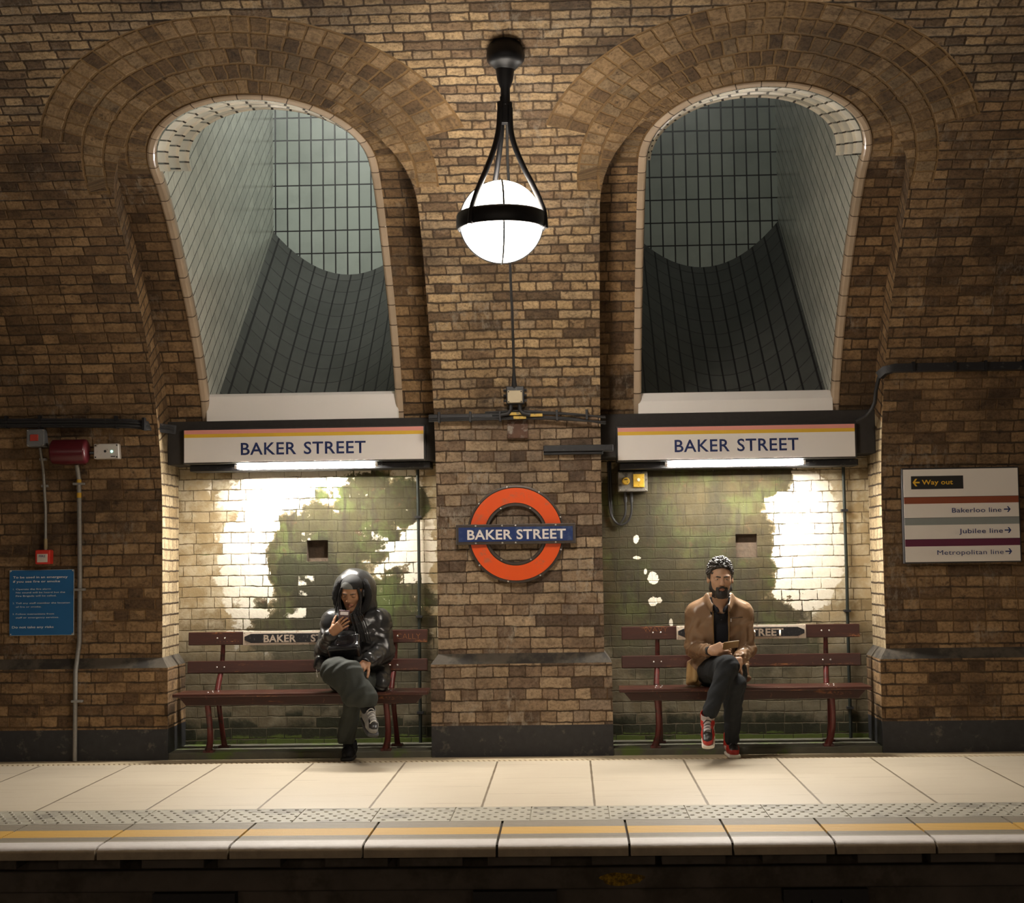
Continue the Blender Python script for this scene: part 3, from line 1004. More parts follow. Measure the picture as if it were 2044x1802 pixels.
for a in (350, 230, 110):
    ca, sa = math.cos(math.radians(a)), math.sin(math.radians(a))
    pts = [(.034, 3.80), (.036, 3.70), (.05, 3.62), (.085, 3.53), (.135, 3.43), (.185, 3.34), (.222, 3.26), (.243, 3.20), (.247, 3.12)]
    rs = np.interp(np.linspace(0, 8, 25), range(9), [p[0] for p in pts])
    zs = np.interp(np.linspace(0, 8, 25), range(9), [p[1] for p in pts])
    for _ in range(4):
        rs[1:-1] = (rs[:-2] + 2 * rs[1:-1] + rs[2:]) / 4
    MB().tube([(lx(z) + ca * r, LY + sa * r, z) for r, z in zip(rs, zs)], .0155, 10).build('arm', M_IRON, root, smooth=60)
mb = MB()
mb.lathe([(.226, .035), (.232, .05), (.242, .042), (.247, .03), (.247, -.03), (.240, -.042), (.230, -.045), (.226, -.03)], (gx, LY, gz), 56)
mb.build('ring_band', M_IRON, root, smooth=40)
mb = MB().ball((gx, LY, gz), .2255, 48, 32)
mb.m = [1 if sum(mb.v[i][2] for i in f) / len(f) < gz else 0 for f in mb.f]
g = mb.build('globe', M_GLOBE, root, smooth=True)
g['label'] = 'lit white opal globe'
for k in range(4):
    a0 = math.radians(-84 + 90 * k)
    pts = [(gx + .229 * math.cos(t) * math.cos(a0), LY + .229 * math.cos(t) * math.sin(a0), gz + .229 * math.sin(t)) for t in np.linspace(-PI / 2, PI / 2, 33)]
    MB().tube(pts, .0055, 6).build('rib', M_IRON, root, smooth=60)

# supply cable down the vault and pier
pts = []
for s in np.linspace(5.0, 2.47, 60):
    y, z = PV(s)
    ny, nz = NV(s)
    x = float(np.interp(s, [2.42, 2.9, 5.06], [-.345, -.352, -.312])) + .004 * math.sin(s * 7)
    pts.append((x, y - ny * .010, z - nz * .010))
rad = [.0085] * 56 + [.010, .014, .018, .022]
tag(MB().tube(pts, rad, 8).build('lamp_cable', M_BLACK, smooth=60), 'thin black cable running down the middle pier behind the globe lamp', 'cable')

# junction box on the middle pier
jy = PV(2.44)[0]
root = thing('junction_box', (-.345, jy, 2.39), 'small cream junction box at the foot of the lamp cable', 'junction box')
bevel(MB().bx(-.405, -.285, jy - .05, jy + .03, 2.345, 2.465).build('back_box', M_BLACKM, root), .006)
bevel(MB().bx(-.396, -.296, jy - .066, jy - .05, 2.352, 2.435).build('cover', mat('cream cover', (.42, .34, .215), .5, var=.12, scale=8), root), .004)
for sx in (-1, 1):
    for dz in (.02, .055, .09):
        MB().tube([(-.346 + sx * .055, jy - .03, 2.35 + dz), (-.346 + sx * .078, jy - .03, 2.35 + dz)], .008, 8).build('side_gland', M_BLACKM, root, smooth=40)
    mb = MB().tube([(-.346 + sx * .03, jy - .02, 2.35), (-.346 + sx * .03, jy - .015, 2.31), (-.346 + sx * .05, jy - .02, 2.285), (-.346 + sx * .10, jy - .02, 2.275)], .014, 10)
    mb.build('outlet_cable', M_BLACK, root, smooth=50)
screws([(-.388, 2.36), (-.304, 2.36), (-.388, 2.427), (-.304, 2.427)], .005, jy - .066, M_BLACKM, root, .003)

# cables across the middle pier
root = thing('cable_bundle', (-.345, -.13, 2.27), 'bunch of black cables strung across the middle pier under the junction box', 'cables')
cy = -.152
bevel(MB().bx(-.93, -.50, cy - .02, cy + .02, 2.262, 2.292).build('cable_sheath', M_BLACKM, root), .006)
rng = random.Random(4)
for k in range(6):
    z0 = 2.247 + .0105 * k
    pts = [(-.93 if k in (0, 1) else -.55, cy - .01, z0), (-.345, cy - .028 - .004 * (k % 2), z0 + .004)]
    for q in range(1, 7):
        x = -.345 + q * .1
        pts.append((x, cy - .024 + .006 * math.sin(k + q), z0 + .004 - .00055 * (k % 3 + 1) * q * q - .002 * (5 - k) * q / 6 + .003 * math.sin(1.7 * k + q)))
    MB().tube(pts, .0062, 7).build('cable', M_BLACK, root, smooth=60)
mb_k = (-.86, -.65, -.45, -.07, .13)
for x in mb_k:
    bevel(MB().bx(x - .008, x + .008, cy - .04, cy + .03, 2.236, 2.306).build('cable_tie', M_BLACKM, root), .003)
M_TAG = mat('yellow cable marker', (.55, .36, .05), .5, var=.2, dirt=((.2, .15, .06), .3, 40))
for (x0, x1, z) in ((-.395, -.30, 2.284), (-.36, -.275, 2.258), (-.25, -.165, 2.272)):
    tgo = bevel(MB().bx(x0, x1, cy - .046, cy - .036, z - .010, z + .010).build('marker_tag', M_TAG, root), .003)
    tgo['label'] = 'yellow cable marker tag'

# rusty plate and steel bar
tag(bevel(MB().bx(-.405, -.265, -.128, -.06, 2.125, 2.25).build('wall_plate', mat('rusty plate', (.115, .06, .04), .8, .2, var=.5, scale=22, bump=.5, dirt=((.3, .26, .22), .3, 18))), .004),
    'square rusty metal plate on the middle pier below the cables', 'metal plate')
root = thing('cable_trunking', (.07, -.03, 2.05), 'short black steel trunking running from the middle pier towards the right sign', 'trunking')
bevel(MB().bx(-.165, .305, -.10, -.02, 2.032, 2.075).build('body', M_BLACKM, root), .004)
bevel(MB().bx(-.165, .235, -.085, .0, 2.012, 2.032).build('ledge', M_IRON, root), .003)

# ---------------------------------------------------------------- roundel
RX, RZ, RY = -.361, 1.483, 0.0
root = thing('station_roundel', (RX, RY, RZ), 'round red ring station sign with a blue name bar on the middle pier', 'sign')
M_FRAME = mat('bronze frame', (.085, .07, .06), .45, .5, var=.3, scale=25)
M_RED = mat('vermilion enamel', (.90, .105, .012), .3, var=.06, scale=4, dirt=((.62, .14, .07), .22, 9))
M_BLUE = mat('blue enamel', (.010, .036, .165), .3, var=.2, scale=6, dirt=((.05, .09, .2), .25, 9))
mb = MB()
mb.lathe([(.330, -.002), (.330, -.034), (.318, -.036), (.312, -.030), (.212, -.030), (.206, -.036), (.192, -.036), (.188, -.03), (.188, -.002)], (RX, RY, RZ), 72, 'y')
mb.build('ring_frame', M_FRAME, root, smooth=40)
mb = MB().lathe([(.3125, -.0325), (.2125, -.0325)], (RX, RY, RZ), 72, 'y')
mb.build('red_ring', M_RED, root, recalc=False)['label'] = 'vermilion enamel ring'
bevel(MB().bx(RX - .403, RX + .403, -.062, -.028, RZ - .068, RZ + .068).build('bar_frame', M_FRAME, root), .004)
MB().bx(RX - .385, RX + .385, -.066, -.06, RZ - .048, RZ + .048).build('name_bar', M_BLUE, root)['label'] = 'dark blue name bar'
text('lettering', 'BAKER STREET', RX - .326, RX + .338, RZ - .033, RZ + .033, -.0665, M_WHITE, root, 1.05, .022)['label'] = 'white capital letters BAKER STREET'
for a in range(20, 360, 40):
    if abs(math.sin(math.radians(a))) < .3: continue
    MB().lathe([(.0, -.041), (.006, -.040), (.007, -.034)], (RX + .323 * math.cos(math.radians(a)), RY, RZ + .323 * math.sin(math.radians(a))), 10, 'y').build('rivet', M_STEEL, root, smooth=40)
for x in (-.27, -.09, 0, .27):
    for sz in (-1, 1):
        MB().lathe([(.0, -.069), (.006, -.068), (.007, -.062)], (RX + x, RY, RZ + sz * .058), 10, 'y').build('rivet', M_STEEL, root, smooth=40)
for a in (60, 120, 240, 300):
    MB().lathe([(.0, -.041), (.006, -.040), (.007, -.034)], (RX + .199 * math.cos(math.radians(a)), RY, RZ + .199 * math.sin(math.radians(a))), 10, 'y').build('rivet', M_STEEL, root, smooth=40)

# ---------------------------------------------------------------- station name signs over the alcoves, their strip lights and the white covers above
M_TUBE = [emit('lit tube', (1.0, .94, .84), TUBE_FRONT), emit('lit tube back', (1.0, .94, .84), TUBE_BACK)]
SIGN = ((-2.657, -.989, 2.006, 2.238, 'left', -2.256, -1.391), (.337, 1.957, 1.973, 2.203, 'right', .730, 1.572))
for (x0, x1, z0, z1, side, ta, tb) in SIGN:
    cx = (x0 + x1) / 2
    oth = 'over the person in the black hooded coat' if side == 'left' else 'over the person in the tan jacket'
    root = thing('station_sign', (cx, .2, z0), 'white BAKER STREET sign with striped top ' + oth, 'sign', 'station name signs')
    bevel(MB().bx(x0 - .005, x1 + .012, .105, .30, z0 - .006, z1 + .008).build('housing', M_DGREY, root), .008)
    MB().bx(x0 + .006, x1 - .002, .099, .106, z0 + .005, z1 - .003).build('face', M_WHITE, root)['label'] = 'white enamel face'
    hz = z1 - .003
    MB().bx(x0 + .006, x1 - .002, .0975, .1, hz - .028, hz).build('stripe', M_PINK, root)['label'] = 'pink top stripe'
    MB().bx(x0 + .006, x1 - .002, .0975, .1, hz - .052, hz - .028).build('stripe', M_YEL, root)['label'] = 'yellow stripe under the pink one'
    zl = z0 + (.053 if side == 'left' else .055)
    w_ = tb - ta
    text('lettering', 'BAKER', ta, ta + w_ * .4445, zl, zl + .087, .0985, M_NAVY, root, 1.06, .012)['label'] = 'navy capital letters BAKER'
    text('lettering', 'STREET', ta + w_ * .506, tb, zl, zl + .087, .0985, M_NAVY, root, 1.06, .012)['label'] = 'navy capital letters STREET'
    bevel(MB().bx(x0 + .02, x1 + .035, .20, .42, z0 - .052, z0 - .007).build('base_tray', M_BLACKM, root), .006)
    # strip light
    xa, xb = (-2.288, -1.332) if side == 'left' else (.682, 1.603)
    tz = z0 - .026
    root = thing('strip_light', ((xa + xb) / 2, .15, tz), 'glowing strip light under the sign ' + oth, 'light', 'strip lights under the signs')
    bevel(MB().bx(xa - .05, xb + .05, .145, .185, tz - .004, tz + .018).build('batten', M_BLACKM, root), .004)
    mb = MB().tube([(xa, .135, tz), (xb, .135, tz)], .0145, 16)
    for k, f in enumerate(mb.f):   # the diodes face forward and down
        cy_, cz_ = sum(mb.v[i][1] for i in f) / len(f) - .135, sum(mb.v[i][2] for i in f) / len(f) - tz
        mb.m[k] = 0 if -.75 * cy_ - .66 * cz_ > .002 else 1
    mb.build('tube', M_TUBE, root, smooth=50)['label'] = 'lit white tube'
    for x, sg in ((xa, -1), (xb, 1)):
        MB().tube([(x, .135, tz), (x + sg * .018, .135, tz)], .0155, 14).build('end_cap', mat('end cap', (.5, .47, .45), .5), root, smooth=50)
    # white cover
    if side == 'left': bx0, bx1, bt, bb = -2.507, -1.167, 2.49, 2.247
    else: bx0, bx1, bt, bb = .488, 1.822, 2.444, 2.212
    root = thing('cover_box', ((bx0 + bx1) / 2, .24, bb), 'plain white box on top of the sign ' + oth, 'cover box', 'white cover boxes')
    ch = .0 if side == 'left' else .05
    poly = [(.145, bb), (.145, bt - .02), (.165, bt), (.33, bt), (.33, bb)] if side == 'left' else [(.145, bb), (.145, bt - .06), (.175, bt), (.33, bt), (.33, bb)]
    mb = MB()
    if side == 'left':
        mb.prismx(poly, bx0, bx1)
    else:
        a, b = [(bx0, y, z) for y, z in poly], [(bx1, y, z) for y, z in poly]
        a[2], b[2] = (bx0 + .012, *a[2][1:]), (bx1 - .012, *b[2][1:])
        mb.add(a + b, [(0, 1, 2, 3, 4), (9, 8, 7, 6, 5)] + [(i, i + 5, (i + 1) % 5 + 5, (i + 1) % 5) for i in range(5)])
    bevel(mb.build('cover', M_WHITE2, root), .006)
    screws([(bx0 + .05, bb + .03), (bx1 - .05, bb + .03)], .0045, .146, M_STEEL, root)

# ---------------------------------------------------------------- benches
def wood(name, col, edge, worn, wearlev):
    t = NT(name)
    co = t.obj()
    s = t._sep(co)
    st = t.comb(t.math('MULTIPLY', s[0], .6), t.math('MULTIPLY', s[1], 5.0), t.math('MULTIPLY', s[2], 5.0))
    n = t.noise(st, 10, 5, .6)
    c = t.mix(n, tuple(x * .6 for x in col), tuple(x * 1.35 for x in col))
    w1 = t.noise(st, 5, 6, .7)
    w2 = t.noise(co, 26, 4, .7)
    k = t.math('MULTIPLY', t.ss(w1, wearlev, wearlev + .12), t.ss(w2, .42, .56))
    c = t.mix(k, c, worn)
    # scratches
    a = t.noise(t.comb(t.math('MULTIPLY', s[0], 40.0), t.math('MULTIPLY', s[2], 7.0)), 1.3, 4, .75)
    c = t.mix(t.math('MULTIPLY', t.ss(a, .66, .70), .5), c, edge)
    t.bump(n, .25, .002)
    return t.fin(c, .28, 0, .55)


M_RAIL = wood('maroon varnished rail', (.048, .015, .010), (.30, .13, .06), (.34, .13, .04), .58)
M_SEAT = wood('maroon seat plank', (.055, .016, .011), (.4, .2, .1), (.30, .12, .045), .58)
M_LEG = mat('maroon cast iron', (.105, .018, .016), .35, .1, var=.25, scale=30, dirt=((.04, .015, .012), .3, 15))
M_PLATE = mat('worn cream enamel', (.62, .52, .42), .45, var=.2, scale=40, dirt=((.18, .12, .08), .2, 40))
M_PLATEB = mat('black enamel', (.022, .022, .026), .35, var=.3, dirt=((.2, .19, .17), .12, 60))


def bench(cx, side, xl, xr, sl, sr, legs, px0, px1, label):
    root = thing('platform_bench', (cx, .05, .042), label, 'bench', 'station benches')
    for nm, z0, z1, y, xa, xb in (('top_rail', .748, .838, .235, xl, xr), ('middle_rail', .556, .640, .215, xl - .003, xr)):
        bevel(MB().box(((xa + xb) / 2, y, (z0 + z1) / 2), (xb - xa, .032, z1 - z0), Matrix.Rotation(math.radians(-6), 3, 'X')).build(nm, M_RAIL, root), .005)
    mb = MB()
    mb.bx(sl, sr, -.175, -.02, .424, .447)
    mb.bx(sl + .006, sr - .006, -.012, .14, .424, .446)
    bevel(mb.build('seat', M_SEAT, root), .006)
    xa, xb = sl + .03, sr - .03
    mb = MB().add([(xa, -.12, .422), (xb, -.12, .422), (xb - .05, -.12, .365), (xa + .05, -.12, .365), (xa, -.09, .422), (xb, -.09, .422), (xb - .05, -.09, .365), (xa + .05, -.09, .365)],
                  [(0, 1, 2, 3), (7, 6, 5, 4), (0, 4, 5, 1), (1, 5, 6, 2), (2, 6, 7, 3), (3, 7, 4, 0)])
    bevel(mb.build('apron', M_RAIL, root), .004)
    for lx_ in legs:
        # front leg: S-curved cast iron
        pts = [(lx_ - .004, -.10, .424), (lx_, -.095, .36), (lx_ + .006, -.085, .28), (lx_ + .008, -.06, .19), (lx_ + .002, -.035, .12), (lx_ - .012, -.012, .065), (lx_ - .016, -.008, .052)]
        mb = MB().tube(pts, [.022, .021, .020, .020, .021, .024, .028], 12)
        mb.bx(lx_ - .048, lx_ + .02, -.03, .035, .040, .056)
        mb.build('front_leg', M_LEG, root, smooth=50)
        # back upright carries both rails; lower part is the rear leg
        pts = [(lx_ + .028, .262, .835), (lx_ + .026, .255, .70), (lx_ + .022, .235, .585), (lx_ + .012, .185, .50), (lx_ + .008, .155, .44)]
        MB().tube(pts, [.014, .016, .018, .019, .02], 10).build('back_upright', M_LEG, root, smooth=50)
        pts = [(lx_ + .02, .12, .43), (lx_ + .026, .145, .30), (lx_ + .032, .20, .16), (lx_ + .034, .255, .062), (lx_ + .034, .26, .05)]
        mb = MB().tube(pts, [.018, .017, .017, .02, .026], 10)
        mb.bx(lx_ - .005, lx_ + .07, .235, .30, .040, .055)
        mb.build('rear_leg', M_LEG, root, smooth=50)
        MB().tube([(lx_ - .002, -.10, .416), (lx_ + .01, .14, .416)], .014, 8, sq=(.018, .008)).build('seat_bearer', M_LEG, root)
        for z, y in ((.796, .217), (.598, .196)):
            for dx in (-.005, .047):
                MB().ball((lx_ + dx, y, z), (.0065, .004, .0065), 10, 6).build('bolt', M_STEEL, root, smooth=True)
        for dx, y in ((-.02, -.05), (.015, -.05), (-.01, .05), (.03, .05)):
            MB().ball((lx_ + dx + .01, y, .447), (.0065, .0065, .004), 10, 6).build('bolt', M_STEEL, root, smooth=True)
    # enamel name plate on the top rail
    R6 = Matrix.Rotation(math.radians(-6), 3, 'X')
    zc, yc, hh = .793, .216, .047
    pl = bevel(MB().box(((px0 + px1) / 2, yc, zc), (px1 - px0, .008, .096), R6).build('name_plate', M_PLATE, root), .003)
    pl['label'] = 'cream edged enamel name plate'
    a, b, q = px0 + .012, px1 - .012, .045
    poly = [(a, zc + .012), (a + q, zc + .031), (b - q, zc + .031), (b, zc + .012), (b, zc - .012), (b - q, zc - .031), (a + q, zc - .031), (a, zc - .012)]
    f = MB().prism(poly[::-1], yc - .0105, yc - .002).build('panel', M_PLATEB, pl)
    f.data.transform(Matrix.Translation(Vector((0, 0, 0))))
    w_ = px1 - px0
    text('lettering', 'BAKER', px0 + w_ * .165, px0 + w_ * .42, zc - .026, zc + .024, yc - .012, M_PLATE, pl, 1.05, .03)
    text('lettering', 'STREET', px0 + w_ * .535, px0 + w_ * .825, zc - .026, zc + .024, yc - .012, M_PLATE, pl, 1.05, .03)
    for x in (px0 + .012, px1 - .012):
        for dz in (-.036, .036):
            MB().ball((x, yc - .005, zc + dz), (.004, .002, .004), 8, 5).build('screw', M_STEEL, pl, smooth=True)
    ms = mat('scratched varnish', (.40, .18, .06), .6)
    if side == 'left':
        text('scratched_letters', 'VATY', -2.43, -2.30, .757, .777, .2175, ms, root, 1.0, -.02, .0008)
        text('scratched_letters', 'CALLY', -1.20, -1.04, .775, .815, .2155, ms, root, 1.0, -.03, .0008)
    else:
        text('scratched_letters', 'WAVY', .50, .66, .802, .835, .214, ms, root, 1.0, -.03, .0008)
    return root


bench(-1.82, 'left', -2.653, -.990, -2.668, -.958, (-2.445, -1.243), -2.27, -1.385,
      'maroon wooden station bench with the person in a black hooded coat')
bench(1.155, 'right', .346, 1.972, .312, 1.972, (.567, 1.718), .723, 1.606,
      'maroon wooden station bench with the person in a tan leather jacket')

# ---------------------------------------------------------------- pipes in the alcoves, control box with hanging cables
for x, lab in ((-1.065, 'thin dark pipe standing at the right end of the left alcove'), (1.927, 'thin dark pipe standing at the right end of the right alcove')):
    root = thing('wall_pipe', (x, .42, .04), lab, 'pipe', 'alcove pipes')
    MB().tube([(x, .425, .042), (x, .425, .5), (x + .003, .425, 1.2), (x, .425, 2.0)], .0115, 10).build('tube', mat('dark green pipe', (.022, .028, .024), .45, .3, var=.3), root, smooth=60)
    for z in (.25, .92, 1.62):
        MB().bx(x - .022, x + .022, .405, .45, z - .008, z + .008).build('clip', M_BLACKM, root)

root = thing('control_box', (.45, .40, 1.85), 'grey control box with yellow switches under the right sign', 'control box')
bevel(MB().bx(.348, .552, .34, .449, 1.772, 1.912).build('box', mat('grime grey box', (.16, .15, .125), .6, .2, var=.3, scale=30, dirt=((.05, .045, .04), .3, 30)), root), .005)
M_YSW = mat('yellow plastic', (.52, .33, .03), .45, var=.15, scale=20, dirt=((.15, .09, .02), .2, 30))
b = MB().lathe([(.0, .318), (.022, .318), (.027, .326), (.028, .341)], (.401, 0, 1.846), 24, 'y').build('rotary_switch', M_YSW, root, smooth=40)
MB().bx(.390, .412, .308, .32, 1.852, 1.858).build('pointer', M_BLACK, b)
f = bevel(MB().bx(.452, .530, .328, .341, 1.80, 1.894).build('switch_plate', M_YSW, root), .004)
MB().lathe([(.0, .318), (.011, .319), (.012, .329)], (.490, 0, 1.853), 16, 'y').build('button', mat('white button', (.7, .66, .55), .4), f, smooth=40)
screws([(x, z) for x in (.36, .54) for z in (1.785, 1.90)], .0045, .341, M_STEEL, root)
for x in (.398, .44): MB().tube([(x, .40, 1.772), (x, .40, 1.70)], .012, 10).build('gland', M_BLACK, root, smooth=50)
for k, x in enumerate((.398, .44)):
    pts = [(x, .40, 1.71), (x - .003, .41, 1.62), (x - .03, .42, 1.565), (.345 + .01 * k, .425, 1.548 - .005 * k), (.30 + .004 * k, .43, 1.60), (.285 + .014 * k, .43, 1.70), (.283 + .014 * k, .43, 1.85), (.283 + .014 * k, .43, 1.985)]
    P = [Vector(p) for p in pts]
    sm = []
    for i in range(len(P) - 1):
        p0, p1_, p2_, p3_ = P[max(i - 1, 0)], P[i], P[i + 1], P[min(i + 2, len(P) - 1)]
        for u in np.linspace(0, 1, 8, endpoint=False):
            sm.append(.5 * ((2 * p1_) + (p2_ - p0) * u + (2 * p0 - 5 * p1_ + 4 * p2_ - p3_) * u * u + (3 * p1_ - p0 - 3 * p2_ + p3_) * u ** 3))
    MB().tube(sm + [P[-1]], .0075, 8).build('cable', M_BLACK, root, smooth=60)

# ---------------------------------------------------------------- left pier: cable tray, alarm equipment, emergency notice
root = thing('cable_tray', (-3.3, -.05, 2.28), 'black cable tray along the left pier above the alarm boxes', 'cable tray')
def tray_z(x): return float(np.interp(x, [-4.6, -3.9, -3.3, -2.95, -2.72], [2.285, 2.285, 2.277, 2.267, 2.235]))
mb = MB().tube([(x, -.155 if x < -2.9 else float(np.interp(x, [-2.9, -2.72], [-.155, .03])), tray_z(x)) for x in np.linspace(-4.6, -2.70, 24)], .02, 8, sq=(.026, .030))
mb.build('tray', M_BLACKM, root, smooth=50)
for x in (-3.8, -3.57, -3.05, -2.86):
    MB().bx(x - .008, x + .008, -.190, -.10, tray_z(x) - .035, tray_z(x) + .05).build('bracket', M_IRON, root)
for k in range(2):
    MB().tube([(x, -.185 if x < -2.9 else float(np.interp(x, [-2.9, -2.72], [-.185, .0])), tray_z(x) - .012 + .02 * k) for x in np.linspace(-4.6, -2.70, 20)], .008, 8).build('cable', M_BLACK, root, smooth=60)

root = thing('switch_box', (-3.6, -.05, 2.18), 'grey box with a red square on its lid beside the maroon cylinder', 'switch box')
bevel(MB().bx(-3.665, -3.54, -.165, -.07, 2.122, 2.242).build('box', mat('grey plastic', (.16, .165, .175), .5, var=.1), root), .008)
bevel(MB().bx(-3.638, -3.582, -.170, -.163, 2.160, 2.204).build('red_label', mat('red label', (.42, .045, .03), .5), root), .002)['label'] = 'red square label'
screws([(x, z) for x in (-3.655, -3.55) for z in (2.132, 2.232)], .0055, -.165, M_STEEL, root)

root = thing('conduit', (-3.58, -.02, 1.42), 'thinner grey conduit from the grey box down to the red call point', 'conduit', 'conduits on the left pier')
MB().tube([(-3.59, -.105, 2.12), (-3.586, -.085, 2.05), (-3.582, -.060, 1.97), (-3.578, -.022, 1.7), (-3.577, -.020, 1.42)], .0095, 10).build('tube', M_GALV, root, smooth=60)
for z in (2.04, 1.86): bevel(MB().bx(-3.603, -3.557, -.045 - .22 * (z - 1.86), .0, z - .008, z + .008).build('clip', M_GALV, root), .002)
MB().tube([(-3.577, -.020, 1.50), (-3.577, -.020, 1.43)], .0125, 10).build('sleeve', mat('tan sleeve', (.35, .27, .14), .5), root, smooth=60)['label'] = 'tan sleeve'

root = thing('alarm_call_point', (-3.58, -.03, 1.37), 'small red fire alarm call point above the blue notice', 'alarm')
bevel(MB().bx(-3.632, -3.528, -.075, .0, 1.326, 1.424).build('case', mat('red plastic', (.62, .035, .022), .35, var=.08), root), .008)
bevel(MB().bx(-3.617, -3.545, -.079, -.072, 1.340, 1.396).build('pane', mat('white pane', (.62, .55, .5), .4, var=.1), root), .002)
text('lettering', 'FIRE', -3.603, -3.559, 1.374, 1.389, -.0795, M_NAVY, root, 1, .01, .0005)

root = thing('alarm_sounder', (-3.365, -.08, 2.085), 'maroon cylinder on the left pier between the grey box and the white box', 'alarm')
M_MAR = mat('maroon paint', (.085, .008, .014), .3, var=.15, scale=20)
mb = MB()
mb.lathe([(.0, -.123), (.075, -.123), (.083, -.115), (.083, .10), (.077, .112), (.066, .118), (.0, .12)], (-3.365, -.155, 2.083), 36, 'x')
mb.build('drum', M_MAR, root, smooth=35)
bevel(MB().bx(-3.44, -3.29, -.15, -.03, 1.998, 2.02).build('mount', M_MAR, root), .004)
MB().tube([(-3.245, -.13, 2.075), (-3.219, -.11, 2.075)], .011, 10).build('link_gland', M_IRON, root, smooth=60)

root = thing('detector_box', (-3.13, -.04, 2.085), 'white box with a small green light right of the maroon cylinder', 'control box')
bevel(MB().bx(-3.215, -3.045, -.125, -.05, 2.034, 2.136).build('box', mat('white plastic', (.62, .585, .545), .45, var=.08, scale=12, dirt=((.3, .25, .2), .15, 20)), root), .006)
MB().lathe([(.0, -.131), (.006, -.130), (.0095, -.123)], (-3.092, 0, 2.083), 14, 'y').build('indicator', emit('green light', (.35, 1.0, .75), 1.6), root, smooth=40)['label'] = 'glowing green indicator'
MB().lathe([(.0, -.1265), (.009, -.126), (.0095, -.123)], (-3.137, 0, 2.085), 14, 'y').build('keyhole', M_BLACK, root)
MB().bx(-3.098, -3.068, -.1265, -.124, 2.046, 2.052).build('label_strip', M_BLACK, root)
screws([(x, z) for x in (-3.203, -3.057) for z in (2.045, 2.125)], .006, -.123, M_BLACKM, root)

root = thing('conduit', (-3.345, -.03, 0.0), 'long steel conduit running from the maroon cylinder down to the platform', 'conduit', 'conduits on the left pier')
MB().tube([(-3.338, -.10, 2.0), (-3.338, -.052, 1.9), (-3.339, -.022, 1.2), (-3.341, -.022, .80), (-3.349, -.045, .68), (-3.353, -.068, .60), (-3.354, -.069, .3), (-3.355, -.068, 0.0)], .0155, 12).build('tube', M_GALV, root, smooth=60)
for z, y in ((1.87, -.048), (1.15, -.022), (.40, -.069)):
    bevel(MB().bx(-3.378, -3.302, y - .02, y + .022, z - .008, z + .008).build('saddle', M_GALV, root), .003)
for z in (1.90, 1.81):
    MB().tube([(-3.338, -.052 if z > 1.85 else -.049, z), (-3.338, -.0505 if z > 1.85 else -.048, z - .035)], .0163, 12).build('band', mat('yellow band', (.55, .33, .03), .5, var=.2), root, smooth=60)['label'] = 'yellow band'

root = thing('emergency_notice', (-3.605, -.01, .84), 'blue emergency notice with white instructions on the left pier', 'sign')
M_NB = mat('notice blue', (.012, .115, .30), .4, var=.06, scale=6)
bevel(MB().bx(-3.829, -3.382, -.014, .0, .842, 1.289).build('backing', mat('notice edge', (.45, .5, .55), .4), root), .004)
mb = MB()
mb.prism([(-3.826, .845), (-3.40, .845), (-3.385, .86), (-3.385, 1.27), (-3.39, 1.286), (-3.81, 1.286), (-3.826, 1.27)][::-1], -.0155, -.012)
mb.build('panel', M_NB, root)
M_WL = mat('white lettering', (.72, .73, .73), .5, var=.05)
for s, x0, x1, z, hgt, bd in (
        ('To be used in an emergency', -3.802, -3.425, 1.232, .0155, .010), ('if you see fire or smoke', -3.802, -3.478, 1.203, .0155, .010),
        ('1.', -3.802, -3.794, 1.153, .011, .0), ('Operate the fire alarm', -3.782, -3.541, 1.153, .011, .0), ('No sound will be heard but the', -3.782, -3.443, 1.130, .011, .0), ('Fire Brigade will be called.', -3.782, -3.503, 1.107, .011, .0),
        ('2.', -3.804, -3.792, 1.058, .011, .0), ('Tell any staff member the location', -3.782, -3.409, 1.058, .011, .0), ('of fire or smoke.', -3.782, -3.606, 1.033, .011, .0),
        ('3.', -3.804, -3.792, .984, .011, .0), ('Follow instructions from', -3.782, -3.519, .984, .011, .0), ('staff or emergency services.', -3.782, -3.484, .960, .011, .0),
        ('Do not take any risks', -3.808, -3.521, .893, .0155, .010)):
    text('lettering', s, x0, x1, z, z + hgt, -.0158, M_WL, root, 1, bd, .0005)
for x, z in ((-3.818, 1.28), (-3.392, 1.28), (-3.818, .852), (-3.392, .852)):
    MB().lathe([(.0, -.018), (.004, -.0175), (.005, -.0155)], (x, 0, z), 8, 'y').build('screw', M_STEEL, root)

# ---------------------------------------------------------------- right pier: direction sign and cable tray
root = thing('direction_sign', (2.62, -.02, 1.25), 'white direction sign with Way out and three line names on the right pier', 'sign')
wx0, wx1, wz0, wz1 = 2.241, 3.0, 1.255, 1.874
bevel(MB().bx(wx0 - .010, wx1 + .010, -.05, .0, wz0 - .010, wz1 + .010).build('frame', M_DGREY, root), .006)
MB().bx(wx0, wx1, -.0535, -.046, wz0, wz1).build('face', mat('cream white enamel', (.80, .74, .68), .4, var=.03, scale=4), root)['label'] = 'white enamel face'
H = wz1 - wz0


def wz(f): return wz1 - f * H


